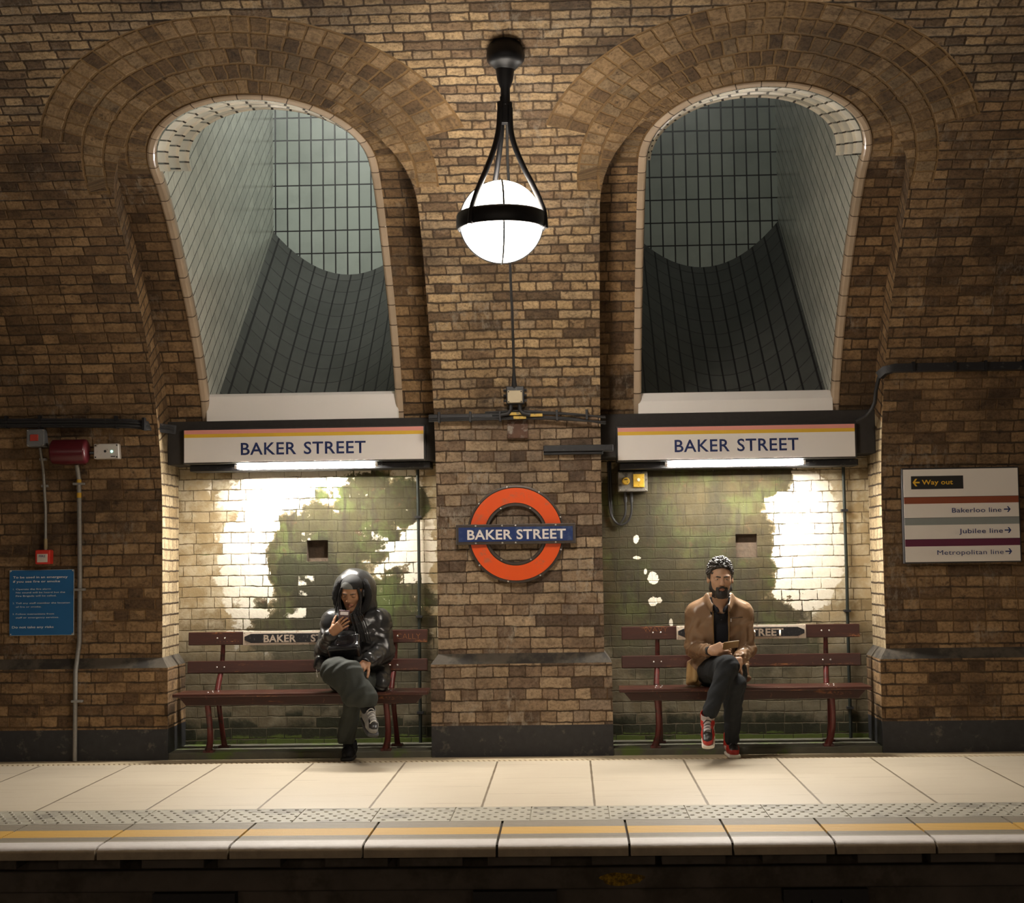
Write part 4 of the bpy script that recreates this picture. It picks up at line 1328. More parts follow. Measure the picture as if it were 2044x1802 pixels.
for f0, f1, nm, c_ in ((.302, .372, 'brown line stripe', (.26, .062, .022)), (.528, .602, 'grey line stripe', (.25, .27, .26)), (.758, .832, 'purple line stripe', (.115, .012, .045))):
    MB().bx(wx0, wx1, -.0545, -.053, wz(f1), wz(f0)).build('stripe', mat(nm, c_, .4, var=.04), root)['label'] = nm
    MB().bx(wx0, wx1, -.0539, -.053, wz(f0) , wz(f0) + .0025).build('seam', M_DGREY, root)
MB().bx(wx0 + .051, wx0 + .397, -.0545, -.053, wz(.215), wz(.073)).build('way_out_panel', mat('black panel', (.012, .011, .011), .4), root)['label'] = 'black Way out panel'
M_WY = mat('yellow lettering', (.80, .47, .03), .4, var=.03)


def arrow(x0, x1, z, h, tk, y, m, flip):
    mb = MB()
    tip, tail = (x0, x1) if flip else (x1, x0)
    sg = 1 if flip else -1
    mb.prism([(min(tail, tip + sg * tk * .8), z - tk / 2), (max(tail, tip + sg * tk * .8), z - tk / 2), (max(tail, tip + sg * tk * .8), z + tk / 2), (min(tail, tip + sg * tk * .8), z + tk / 2)][::-1], y - .001, y)
    q = h / 2
    for sz in (1, -1):
        mb.prism([(tip, z), (tip + sg * q * .75, z + sz * q), (tip + sg * (q * .75 + tk * 1.25), z + sz * q), (tip + sg * tk * 1.25, z)], y - .0013, y)
    return mb.build('arrow', m, root)


arrow(wx0 + .061, wx0 + .108, wz(.142), .05, .010, -.0545, M_WY, True)
text('lettering', 'Way out', wx0 + .122, wx0 + .328, wz(.165), wz(.113), -.0545, M_WY, root, 1.03, .018)['label'] = 'yellow words Way out'
for s, xa, xb, f in (('Bakerloo line', .316, .643, .452), ('Jubilee line', .359, .648, .677), ('Metropolitan line', .210, .648, .905)):
    text('lettering', s, wx0 + xa, wx0 + xb, wz(f + .02), wz(f - .032), -.0535, M_NAVY, root, 1.04, .0 if s[0] == 'M' else .004)['label'] = 'navy words ' + s
    arrow(wx0 + .660, wx0 + .704, wz(f - .008), .038, .008, -.0535, M_NAVY, False)

root = thing('cable_tray', (2.6, -.05, 2.53), 'black cable tray along the right pier above the direction sign', 'cable tray')
ty = PV(2.55)[0] - .03
mb = MB().tube([(2.07, ty + .04, 2.49), (2.10, ty + .01, 2.52), (2.16, ty - .01, 2.533), (2.6, ty - .012, 2.533), (3.4, ty - .012, 2.528), (4.4, ty - .01, 2.525)], .02, 8, sq=(.022, .026))
mb.build('tray', M_BLACKM, root, smooth=50)
for x in (2.28, 2.55, 2.75, 3.0, 3.3):
    MB().bx(x - .008, x + .008, ty - .045, ty + .03, 2.505, 2.57).build('bracket', M_IRON, root)
pts = []
for s, x in ((2.52, 2.105), (2.48, 2.085), (2.40, 2.07), (2.32, 2.066), (2.28, 2.05), (2.24, 2.02), (2.215, 1.97)):
    pts.append((x - .014, PV(s)[0] + .01 + max(0, (2.06 - x)) * 1.2, s))
tag(MB().tube(pts, .013, 10).build('drop_cable', M_BLACK, smooth=60), 'black cable dropping from the right cable tray to the right sign', 'cable')

# ---------------------------------------------------------------- under the platform edge: supports, scalloped brackets, painted mark
for k, x in enumerate(np.arange(-3.6, 3.4, .42)):
    jit = .05 * math.sin(k * 2.3)
    tag(bevel(MB().bx(x + jit - .15, x + jit + .15, -3.16, -2.955, -.118, -.0625).build('edge_support', M_UNDER), .006),
        'shaded concrete block carrying the platform edge stones', 'support block', 'blocks under the platform edge')
for x, lab in ((-1.84, 'scalloped dark bracket under the platform edge, leftmost of three'), (-.29, 'scalloped dark bracket under the middle of the platform edge'), (1.19, 'scalloped dark bracket under the platform edge, rightmost of three')):
    top, q = -.265, .2
    poly = [(x - q, top), (x + q, top), (x + q, top - .06)]
    for cxx, rr in ((x + .13, .045), (x, .055), (x - .13, .045)):
        poly += [(cxx + rr * math.cos(a), top - .085 + rr * .9 * math.sin(a)) for a in np.linspace(0, -PI, 9)]
        poly += [(cxx - rr - .012, top - .045)]
    poly = poly[:-1] + [(x - q, top - .06)]
    tag(MB().prism(poly[::-1], -3.03, -2.955).build('wall_bracket', mat('dark bracket', (.028, .024, .022), .7, .2, var=.3)), lab, 'bracket', 'scalloped brackets')
t = NT('yellow spray mark')
n = t.noise(t.obj(), 30, 5, .7)
M_SPRAY = t.fin(t.mix(t.ss(n, .35, .6), (.42, .24, .015), (.10, .06, .01)), .8, 0, .2)
mb = MB()
pl = [(.225 + .105 * math.cos(a) * (1 + .10 * math.sin(5 * a)), -.214 + .030 * math.sin(a) * (1 + .15 * math.sin(3 * a + 1))) for a in np.linspace(0, 2 * PI, 40, endpoint=False)]
mb.prism(pl[::-1], -3.0022, -3.0)
tag(mb.build('paint_mark', M_SPRAY), 'yellow sprayed patch on the shaded wall under the platform edge', 'paint mark')
# ================================================================ soft modelling: signed distance fields turned into smooth meshes
def A3(p): return np.array(p, dtype=np.float32)


def rc(a, b, ra, rb, disp=None):
    """tapered round limb from a to b"""
    a, b = A3(a), A3(b)
    d = b - a
    dd = max(float(d @ d), 1e-9)

    def f(x, y, z):
        t = ((x - a[0]) * d[0] + (y - a[1]) * d[1] + (z - a[2]) * d[2]) / dd
        t = np.clip(t, 0, 1)
        q = np.sqrt((x - a[0] - t * d[0]) ** 2 + (y - a[1] - t * d[1]) ** 2 + (z - a[2] - t * d[2]) ** 2) - (ra + (rb - ra) * t)
        return q + disp(t, x, y, z) if disp else q
    r = max(ra, rb) + .01
    return f, np.minimum(a, b) - r, np.maximum(a, b) + r


def el(c, r, rot=None, disp=None):
    """ellipsoid"""
    c, r = A3(c), A3(r)
    R = np.array(rot, dtype=np.float32) if rot is not None else np.eye(3, dtype=np.float32)

    def f(x, y, z):
        x, y, z = x - c[0], y - c[1], z - c[2]
        u = R[0, 0] * x + R[1, 0] * y + R[2, 0] * z
        v = R[0, 1] * x + R[1, 1] * y + R[2, 1] * z
        w_ = R[0, 2] * x + R[1, 2] * y + R[2, 2] * z
        k0 = np.sqrt((u / r[0]) ** 2 + (v / r[1]) ** 2 + (w_ / r[2]) ** 2)
        k1 = np.sqrt((u / r[0] ** 2) ** 2 + (v / r[1] ** 2) ** 2 + (w_ / r[2] ** 2) ** 2) + 1e-6
        q = k0 * (k0 - 1) / k1
        return q + disp(0, x + c[0], y + c[1], z + c[2]) if disp else q
    e = np.sqrt((R ** 2) @ (r ** 2)) + .01
    return f, c - e, c + e


def rb(c, h, rad, rot=None):
    """rounded box"""
    c, h = A3(c), A3(h)
    R = np.array(rot, dtype=np.float32) if rot is not None else np.eye(3, dtype=np.float32)

    def f(x, y, z):
        x, y, z = x - c[0], y - c[1], z - c[2]
        q = [np.abs(R[0, i] * x + R[1, i] * y + R[2, i] * z) - (h[i] - rad) for i in range(3)]
        o = np.sqrt(np.maximum(q[0], 0) ** 2 + np.maximum(q[1], 0) ** 2 + np.maximum(q[2], 0) ** 2)
        return o + np.minimum(np.maximum(q[0], np.maximum(q[1], q[2])), 0) - rad
    e = np.abs(R) @ h + .01
    return f, c - e, c + e


def chain(pts, rs):
    return [rc(pts[i], pts[i + 1], rs[i], rs[i + 1]) for i in range(len(pts) - 1)]


class Field:
    def __init__(self, vox):
        self.vox, self.ops = vox, []

    def add(self, *prims, k=.02):
        for p in prims:
            if isinstance(p, list): self.add(*p, k=k)
            else: self.ops.append((1, p, k))
        return self

    def cut(self, *prims, k=.01):
        for p in prims: self.ops.append((0, p, k))
        return self

    def mesh(self):
        vx = self.vox
        lo = np.min([p[1] for s, p, k in self.ops if s], axis=0) - 3 * vx
        hi = np.max([p[2] for s, p, k in self.ops if s], axis=0) + 3 * vx
        n = np.ceil((hi - lo) / vx).astype(int) + 1
        F = np.full(n, .08, np.float32)
        ax = [(lo[i] + vx * np.arange(n[i])).astype(np.float32) for i in range(3)]
        for s, (f, a, b), k in self.ops:
            i0 = np.clip(((a - k - 2 * vx - lo) / vx).astype(int), 0, n - 1)
            i1 = np.clip(((b + k + 2 * vx - lo) / vx).astype(int) + 2, 1, n)
            if np.any(i1 <= i0): continue
            sl = tuple(slice(i0[i], i1[i]) for i in range(3))
            d = f(ax[0][sl[0]][:, None, None], ax[1][sl[1]][None, :, None], ax[2][sl[2]][None, None, :])
            g = F[sl]
            if s:
                h = np.clip(.5 + .5 * (g - d) / k, 0, 1)
                F[sl] = g * (1 - h) + d * h - k * h * (1 - h)
            else:
                d = -d
                h = np.clip(.5 - .5 * (g - d) / k, 0, 1)
                F[sl] = g * (1 - h) + d * h + k * h * (1 - h)
        return surface_nets(F, lo, vx)


def surface_nets(F, lo, vx):
    neg = F < 0
    c = np.zeros(np.array(F.shape) - 1, np.int8)
    offs = [(i, j, k) for i in (0, 1) for j in (0, 1) for k in (0, 1)]
    sh = F.shape
    for o in offs: c += neg[o[0]:sh[0] - 1 + o[0], o[1]:sh[1] - 1 + o[1], o[2]:sh[2] - 1 + o[2]]
    act = (c > 0) & (c < 8)
    idx = np.argwhere(act)
    vid = np.full(c.shape, -1, np.int32)
    vid[act] = np.arange(len(idx), dtype=np.int32)
    vals = [F[idx[:, 0] + o[0], idx[:, 1] + o[1], idx[:, 2] + o[2]] for o in offs]
    acc, cnt = np.zeros((len(idx), 3)), np.zeros(len(idx))
    for a in range(8):
        for b in range(a + 1, 8):
            if sum(abs(offs[a][q] - offs[b][q]) for q in range(3)) != 1: continue
            m = (vals[a] < 0) != (vals[b] < 0)
            t = np.where(m, vals[a] / np.where(m, vals[a] - vals[b], 1), 0)
            p = np.array(offs[a]) + t[:, None] * (np.array(offs[b]) - np.array(offs[a]))
            acc[m] += p[m]
            cnt[m] += 1
    V = lo + (idx + acc / cnt[:, None]) * vx
    Q = []
    for axi in range(3):
        u, v = [q for q in range(3) if q != axi]
        s0, s1 = [slice(None)] * 3, [slice(None)] * 3
        s0[axi], s1[axi] = slice(0, -1), slice(1, None)
        e = np.argwhere(neg[tuple(s0)] != neg[tuple(s1)])
        e = e[(e[:, u] > 0) & (e[:, v] > 0) & (e[:, u] < sh[u] - 1) & (e[:, v] < sh[v] - 1)]
        if not len(e): continue
        du, dv = np.zeros(3, int), np.zeros(3, int)
        du[u], dv[v] = 1, 1
        g = lambda q: vid[q[:, 0], q[:, 1], q[:, 2]]
        quad = np.stack([g(e - du - dv), g(e - dv), g(e), g(e - du)], 1)
        fl = neg[e[:, 0], e[:, 1], e[:, 2]]
        if axi == 1: fl = ~fl
        quad[~fl] = quad[~fl][:, ::-1]
        Q.append(quad)
    return V, np.concatenate(Q)


def soft(name, field, mats, parent, pick=None, post=None, label=None):
    V, Q = field.mesh()
    if post is not None: V = post(V)
    me = bpy.data.meshes.new(name)
    me.vertices.add(len(V))
    me.vertices.foreach_set('co', V.astype(np.float32).ravel())
    me.loops.add(len(Q) * 4)
    me.loops.foreach_set('vertex_index', Q.astype(np.int32).ravel())
    me.polygons.add(len(Q))
    me.polygons.foreach_set('loop_start', np.arange(0, len(Q) * 4, 4, dtype=np.int32))
    me.update(calc_edges=True)
    me.validate()
    mats = mats if isinstance(mats, list) else [mats]
    for m in mats: me.materials.append(m)
    if pick is not None:
        C_ = V[Q].mean(1)
        me.polygons.foreach_set('material_index', pick(C_).astype(np.int32))
    me.shade_smooth()
    o = link_mesh(name, me, parent)
    if label: o['label'] = label
    return o


def ripple(V, amp, fr, ph=0.0, dirv=(.3, .2, .9)):
    """cloth folds: warped waves pushed along a direction field"""
    x, y, z = V[:, 0], V[:, 1], V[:, 2]
    w1 = np.sin(fr * (x * dirv[0] + y * dirv[1] + z * dirv[2]) + 2.1 * np.sin(fr * .45 * (x - z * .6 + y) + ph))
    w2 = np.sin(fr * 1.9 * (z * .5 - x * .8 + y * .4) + 1.7 * np.sin(fr * .7 * (y + z) + ph * 2))
    return amp * (w1 * .65 + w2 * .35)


def folds(amp, fr, ph=0.0, dirv=(.3, .2, .9)):
    def d(t, x, y, z):
        w1 = np.sin(fr * (x * dirv[0] + y * dirv[1] + z * dirv[2]) + 2.1 * np.sin(fr * .45 * (x - z * .6 + y) + ph))
        w2 = np.sin(fr * 1.9 * (z * .5 - x * .8 + y * .4) + 1.7 * np.sin(fr * .7 * (y + z) + ph * 2))
        return amp * (w1 * .65 + w2 * .35)
    return d


def rotm(yaw=0, pitch=0, roll=0):
    """yaw about z, pitch about x (positive looks down), roll about y; degrees"""
    return np.array(Matrix.Rotation(math.radians(yaw), 3, 'Z') @ Matrix.Rotation(math.radians(pitch), 3, 'X') @ Matrix.Rotation(math.radians(roll), 3, 'Y'))


class Local:
    """prims given in a local frame and placed in the world"""

    def __init__(self, c, R): self.c, self.R = np.array(c, float), np.array(R, float)

    def p(self, q): return self.c + self.R @ np.array(q, float)

    def rc(self, a, b, ra, rb_, disp=None): return rc(self.p(a), self.p(b), ra, rb_, disp)

    def el(self, c, r, rot=None, disp=None): return el(self.p(c), r, self.R if rot is None else self.R @ np.array(rot), disp)

    def rb(self, c, h, rad, rot=None): return rb(self.p(c), h, rad, self.R if rot is None else self.R @ np.array(rot))

    def inv(self, V): return (V - self.c) @ self.R


def head_prims(F, H, fem=False):
    m = (-1, 1)
    w_ = .94 if fem else 1.0
    F.add(H.el((0, .018, .036), (.074 * w_, .092, .078)), k=.02)
    F.add(H.el((0, -.028, -.018), (.061 * w_, .062, .084)), k=.03)
    for s in m:
        F.add(H.rc((s * (.046 if not fem else .038), .0, -.058), (s * (.012 if not fem else .006), -.062, -.094), .024, .017 if not fem else .015), k=.022)
        F.add(H.el((s * .041 * w_, -.052, -.016), (.021, .02, .02)), k=.018)
    F.add(H.el((0, -.068, -.097), (.019, .016, .0145)), k=.018)
    bq = .0045 if fem else .0075
    for s in m: F.add(H.rc((s * .047 * w_, -.070, .022), (s * .014, -.083, .020), bq, bq), k=.014)
    F.add(H.rc((0, -.082, .018), (0, -.108 if not fem else -.101, -.026), .0075 if not fem else .006, .0115 if not fem else .0095), k=.012)
    for s in m:
        F.add(H.el((s * .0115, -.096, -.030), (.0085, .010, .0075)), k=.006)
        F.cut(H.el((s * .031 * w_, -.099, .004), (.0155, .016, .0095)), k=.010)
        F.add(H.el((s * .031 * w_, -.0735, .0035), (.0145, .0125, .0115)), k=.004)
    up = .0050 if not fem else .0054
    for s in m:
        F.add(H.rc((s * .021, -.0795, -.0585), (s * .004, -.0885, -.0560), .0035, up), k=.007)
        F.add(H.rc((s * .017, -.079, -.0625), (0, -.0885, -.0665), .0035, up), k=.007)
    F.cut(H.el((0, -.0945, -.0605), (.021, .009, .0013)), k=.002)
    for s in m:
        F.add(H.el((s * .077 * w_, .012, .0), (.009, .017, .030), rotm(s * -22, 0, s * -8)), k=.008)
        F.cut(H.el((s * .086 * w_, .004, .003), (.006, .009, .016)), k=.006)


def eyes(H, parent, iris, fem=False, down=False):
    w_ = .94 if fem else 1.0
    W = mat('shaded eye white', (.36, .31, .28) if not down else (.10, .06, .04), .35, var=.02)  # whites darkened in colour for the shade of the eye sockets
    I = mat('iris', iris, .15, var=.1)
    for s in (-1, 1):
        mb = MB()
        vs, R = [], Matrix(H.R.tolist())
        c0 = Vector(H.p((s * .031 * w_, -.0765, .0035 if not down else .0005)))
        hh = .0046 if not down else .0028
        n = 14
        rows = [(0.0, -.0108)] + [(r, -.0108 + .006 * r * r) for r in (.35, .6, .8, 1.0)]
        pts = [c0 + R @ Vector((0, -.0108, 0))]
        for r, dy in rows[1:]:
            pts += [c0 + R @ Vector((r * .0125 * math.cos(2 * PI * k / n), dy, r * hh * math.sin(2 * PI * k / n))) for k in range(n)]
        fs = [(0, 1 + k, 1 + (k + 1) % n) for k in range(n)]
        for q in range(3): fs += [(1 + q * n + k, 1 + (q + 1) * n + k, 1 + (q + 1) * n + (k + 1) % n, 1 + q * n + (k + 1) % n) for k in range(n)]
        mb.add(pts, fs)
        mb.m = [1] * n + [0] * (3 * n)
        for k in range(n):  # iris reaches the upper lid
            mb.m[n + k] = 1 if abs(math.cos(2 * PI * (k + .5) / n)) < .75 else 0
        o = mb.build('eye', [W, I], parent, smooth=True)


def hand_prims(F, wr, f, nrm, curl, spread=.0, thumb=(.55, .75, .25), tcurl=20, sc=1.0, side=1, kk=.0035):
    """wr wrist, f finger direction, nrm palm normal, curl: (four fingers) x (three joint angles)"""
    f, nrm = Vector(f).normalized(), Vector(nrm)
    nrm = (nrm - f * nrm.dot(f)).normalized()
    s = f.cross(nrm) * side
    wr = Vector(wr)
    Rm = np.array([list(s), list(f), list(nrm)]).T
    F.add(rb(wr + f * .046 * sc, (.030 * sc, .042 * sc, .010 * sc), .010 * sc, Rm), k=.015)
    for i in range(4):
        off = (.0285, .0098, -.0092, -.0275)[i]
        F.add(rc(wr + f * .012 * sc + s * off * .55 * sc, wr + f * (.082, .086, .083, .076)[i] * sc + s * off * sc, .0150 * sc, .0108 * sc), k=.011)
    F.add(rc(wr + f * .02 * sc + s * .020 * sc, wr + f * .045 * sc + s * .030 * sc + nrm * .006, .017 * sc, .014 * sc), k=.012)
    for i in range(4):
        off = (.0285, .0098, -.0092, -.0275)[i]
        L = (.070, .079, .073, .057)[i] * sc
        base = wr + f * (.088, .092, .089, .082)[i] * sc + s * off * sc
        d = (f + s * spread * (1.5 - i)).normalized()
        r0 = (.0088, .009, .0086, .0076)[i] * sc
        ang = 0
        p = base - d * .012
        for j, fr in enumerate((.46, .30, .24)):
            ang += math.radians(curl[i][j])
            dd = d * math.cos(ang) + nrm * math.sin(ang)
            q = p + dd * (L * fr + (.012 if j == 0 else 0))
            F.add(rc(p, q, r0 * (1 - .08 * j), r0 * (1 - .08 * (j + 1))), k=kk)
            p = q
    t = (f * thumb[0] + s * thumb[1] + nrm * thumb[2]).normalized()
    p = wr + f * .028 * sc + s * .028 * sc + nrm * .004
    ax = (f * .8 + nrm * .5 - s * .3).normalized()
    for j, (L, r) in enumerate(((.044, .0118), (.033, .0102), (.026, .009))):
        q = p + t * L * sc
        F.add(rc(p, q, r * sc, (r - .0012) * sc), k=.005)
        t = (t * math.cos(math.radians(tcurl)) + ax * math.sin(math.radians(tcurl))).normalized()
        p = q


# ---------------------------------------------------------------- person in the tan leather jacket
def skin(name, col, lip):
    a = NT(name)
    n = a.noise(a.obj(), 60, 4)
    c = a.mix(n, tuple(x * .85 for x in col), tuple(x * 1.12 for x in col))
    a.bsdf.inputs['Subsurface Weight'].default_value = .08
    a.bsdf.inputs['Subsurface Radius'].default_value = (.012, .005, .003)
    return a.fin(c, .48, 0, .4)


def leather(name, col, rough, var=.2, sc=25, bstr=.25):
    a = NT(name)
    co = a.obj()
    n = a.noise(co, sc, 5, .6)
    n2 = a.noise(co, 260, 2)
    n3 = a.noise(co, 9, 4, .6, dist=1.2)
    c = a.mix(a.noise(co, 5, 3), tuple(x * (1 - var) for x in col), tuple(x * (1 + var) for x in col))
    a.bump(a.math('ADD', a.math('ADD', a.math('MULTIPLY', n, .6), n3), a.math('MULTIPLY', n2, .08)), bstr, .012)
    return a.fin(c, rough, 0, .5)


def cloth(name, col, rough=.85, var=.2, sc=14, bstr=.3):
    a = NT(name)
    co = a.obj()
    n = a.noise(co, sc, 4, .55, dist=.8)
    n2 = a.noise(co, 350, 2)
    c = a.mix(n, tuple(x * (1 - var) for x in col), tuple(x * (1 + var) for x in col))
    a.bump(a.math('ADD', n, a.math('MULTIPLY', n2, .06)), bstr, .012)
    return a.fin(c, rough, 0, .25)


def dist3(V, p): return np.linalg.norm(V - np.array(p), axis=1)


M_SKINM = skin('olive skin', (.46, .27, .17), None)
M_LIPM = skin('lips', (.40, .19, .13), None)
M_HAIRB = mat('black curly hair', (.026, .021, .018), .42, var=.3, scale=120, bump=.5, bdist=.003)
M_TAN = leather('tan leather', (.215, .128, .072), .30)
M_TANL = leather('pale tan lining', (.42, .27, .11), .6)
M_SHIRT = cloth('navy polo', (.012, .013, .018), .8)
M_JEAN = cloth('dark charcoal jeans', (.017, .019, .022), .85, sc=18)

man = thing('person', (1.0, -.02, .447), 'person in a tan leather jacket and dark trousers sitting with legs crossed holding a phone', 'person')
HM = Local((.992, -.205, 1.163), rotm(2, 3, 1))
rng = np.random.default_rng(7)
F = Field(.0026)
head_prims(F, HM)
F.add(rc((.99, -.175, 1.085), (.988, -.135, .96), .052, .06), k=.03)
F.add(rc((.87, -.10, .93), (1.11, -.10, .93), .055, .055), el((.99, -.05, .80), (.14, .085, .15)), el((1.0, .01, .58), (.14, .095, .13)), k=.06)
arms = {'R': [(.832, -.10, .925), (.812, -.055, .70), (.905, -.31, .700)], 'L': [(1.148, -.10, .925), (1.170, -.085, .69), (1.085, -.335, .640)]}
for a in arms.values():
    F.add(rc(a[0], a[1], .045, .036), rc(a[1], a[2], .034, .025), k=.02)
legsM = {'R': [(.915, .0, .535), (1.0, -.455, .605), (.878, -.51, .325)], 'L': [(1.085, .0, .535), (1.045, -.40, .49), (1.042, -.185, .12)]}
for a in legsM.values():
    F.add(rc(a[0], a[1], .065, .045), rc(a[1], a[2], .042, .03), k=.02)
# right hand round the phone, left hand resting over the knee
hand_prims(F, (.905, -.312, .700), (.80, -.42, .28), (.25, .75, -.3), [(38, 42, 30), (44, 45, 30), (50, 46, 30), (55, 48, 30)], thumb=(.85, .25, .45), tcurl=12, side=-1)
hand_prims(F, (1.085, -.337, .640), (-.45, -.62, -.62), (-.45, .2, -.5), [(14, 22, 16), (16, 24, 16), (18, 26, 18), (22, 28, 18)], thumb=(.7, .6, .1), tcurl=10, side=1)


def pickm(C_):
    L = HM.inv(C_)
    lip = (np.abs(L[:, 0]) < .024) & (L[:, 1] < -.078) & (L[:, 2] > -.075) & (L[:, 2] < -.0515)
    return lip.astype(int)


soft('body', F, [M_SKINM, M_LIPM], man, pickm)
eyes(HM, man, (.03, .015, .008))
# hair
F = Field(.0022)
F.add(HM.el((0, .026, .064), (.079, .090, .068)), HM.el((0, .055, .012), (.072, .056, .075)), k=.02)
for s in (-1, 1): F.add(HM.el((s * .071, .012, .030), (.012, .036, .036)), k=.012)
for q in range(1500):
    v = rng.normal(size=3)
    v /= np.linalg.norm(v)
    p = np.array([0, .022, .052]) + v * np.array([.082, .096, .086]) * rng.uniform(.96, 1.08)
    if p[2] < -.05 or (p[1] < -.045 and p[2] < .074 + .01 * rng.random()) or (p[1] < .0 and p[2] < .035) or (p[1] < .03 and p[2] < .008): continue
    if p[2] > .1: p[2] += .012 * rng.random()
    r = rng.uniform(.0042, .0072)
    F.add(HM.el(p, (r, r, r)), k=.003)
soft('hair', F, M_HAIRB, man, label='short curly black hair')
# beard and brows
F = Field(.0028)
for s in (-1, 1):
    F.add(HM.rc((s * .060, .0, -.02), (s * .056, -.010, -.058), .010, .017), k=.01)
    F.add(HM.rc((s * .050, -.012, -.062), (s * .018, -.062, -.096), .023, .022), k=.02)
    F.add(HM.rc((s * .027, -.078, -.060), (s * .004, -.0975, -.0465), .0065, .0065), k=.006)
    F.add(HM.rc((s * .030, -.072, -.058), (s * .026, -.072, -.088), .010, .012), k=.012)
F.add(HM.el((0, -.070, -.100), (.030, .022, .024)), k=.02)
for q in range(120):
    a, h = rng.uniform(-1, 1), rng.uniform(-.118, -.075)
    F.add(HM.el((a * .055, -.088 + .075 * a * a, h), (.006, .006, .006)), k=.005)
F.cut(HM.el((0, -.102, -.0615), (.019, .030, .0085)), k=.004)
soft('beard', F, mat('black beard', (.016, .012, .010), .6, var=.3, scale=200, bump=.6, bdist=.002), man, label='trimmed black beard')
F = Field(.0018)
for s in (-1, 1):
    F.add(HM.rc((s * .012, -.0905, .0185), (s * .031, -.0865, .0220), .0042, .0042), HM.rc((s * .031, -.0865, .0220), (s * .047, -.0735, .0185), .0042, .0022), k=.003)
soft('eyebrows', F, M_HAIRB, man)

# shirt, jacket
F = Field(.005)
F.add(rc((.86, -.10, .935), (1.12, -.10, .935), .06, .06), el((.99, -.065, .82), (.160, .112, .16)), el((1.0, -.015, .63), (.150, .12, .15)), k=.06)
F.add(rc((.988, -.15, .985), (.988, -.14, .955), .068, .075), k=.03)
for q in (-1, 1): F.add(rc((.989 + q * .060, -.165, 1.035), (.989 + q * .022, -.228, .955), .012, .012), k=.012)
F.cut(rc((.99, -.19, 1.07), (.989, -.165, .965), .056, .052), k=.004)
F.cut(rc((.992, -.25, .985), (.99, -.215, .94), .012, .004), k=.004)
sh = soft('shirt', F, M_SHIRT, man, label='dark navy polo shirt')
for z, y in ((.925, -.188), (.895, -.190)):
    MB().lathe([(.0, y - .012), (.004, y - .011), (.005, y - .004)], (.992, 0, z), 8, 'y').build('button', M_BLACK, sh)
fo = folds(.0075, 48, .5)
fo2 = folds(.0085, 70, 1.3, (.5, .4, .6))
F = Field(.004)
F.add(rc((.850, -.10, .930), (1.130, -.10, .930), .074, .074), el((.990, -.068, .83), (.178, .130, .170), None, fo), el((.990, -.010, .63), (.156, .128, .17), None, fo), k=.05)
for s in (-1, 1): F.add(rc((.988 + s * .055, -.115, 1.015), (.988 + s * .16, -.10, .950), .052, .056), k=.04)
F.add(el((.985, .04, .52), (.180, .115, .075), None, fo), k=.05)
F.add(rb((.806, -.010, .545), (.018, .060, .085), .016, rotm(24, -16, 12)), rc((.86, .02, .58), (.835, -.02, .480), .05, .032, fo2), rc((1.14, .02, .58), (1.160, -.035, .505), .05, .032, fo2), k=.03)
for a in arms.values():
    F.add(rc(a[0], a[1], .064, .055, fo2), rc(a[1], np.array(a[1]) * .12 + np.array(a[2]) * .88, .054, .041, fo2), k=.022)
for s in (-1, 1):   # stand collar
    F.add(rc((.988 + s * .076, -.130, 1.052), (.988 + s * .046, -.215, .985), .014, .015), rc((.988 + s * .076, -.130, 1.052), (.988 + s * .03, -.066, 1.062), .014, .014), rc((.988 + s * .078, -.130, 1.025), (.988 + s * .052, -.205, .965), .02, .02), k=.02)
F.cut(rc((.99, -.20, 1.09), (.989, -.165, .955), .060, .060), rc((.989, -.135, 1.10), (.989, -.13, .99), .062, .06), k=.006)
F.cut(rb((.990, -.235, .845), (.048, .115, .15), .01, rotm(0, 0, -2)), rb((.985, -.22, .66), (.042, .12, .12), .01), k=.008)
jk = soft('jacket', F, [M_TAN, M_TANL], man, lambda C_: ((C_[:, 2] < .60 - 1.2 * (C_[:, 0] - .79)) & (C_[:, 1] < .03) & (C_[:, 0] < .85)).astype(int), label='tan leather jacket, unzipped')
MB().tube([(1.055, -.2005, .905), (1.10, -.193, .907), (1.135, -.172, .910)], .0035, 6).build('pocket_zip', mat('dark zip', (.06, .035, .02), .5), jk, smooth=60)
MB().box((1.055, -.206, .893), (.006, .004, .022)).build('zip_pull', M_STEEL, jk)
for s, pts in ((-1, [(.938, -.205, .955), (.937, -.204, .88), (.938, -.195, .78), (.942, -.18, .66)]), (1, [(1.04, -.205, .955), (1.043, -.204, .88), (1.040, -.195, .78), (1.033, -.18, .66)])):
    MB().tube(pts, .0045, 6).build('zip_edge', mat('brass zip', (.22, .13, .05), .4, .3), jk, smooth=60)
for (a, b) in (((.862, -.273, .7005), (.890, -.300, .7000)), ):
    MB().tube([(.893, -.292, .700), (.905, -.312, .700)], .030, 16).build('wristband', M_BLACK, man, smooth=50)

# trousers
fo3 = folds(.0045, 60, .3, (.2, .5, .8))
F = Field(.0045)
F.add(el((1.0, .015, .545), (.172, .13, .098)), k=.04)
for kx, a in legsM.items():
    F.add(rc(a[0], a[1], .092, .071, fo3), rc(a[1], a[2], .069, .048, fo3), k=.028)
soft('trousers', F, M_JEAN, man, label='dark charcoal trousers')


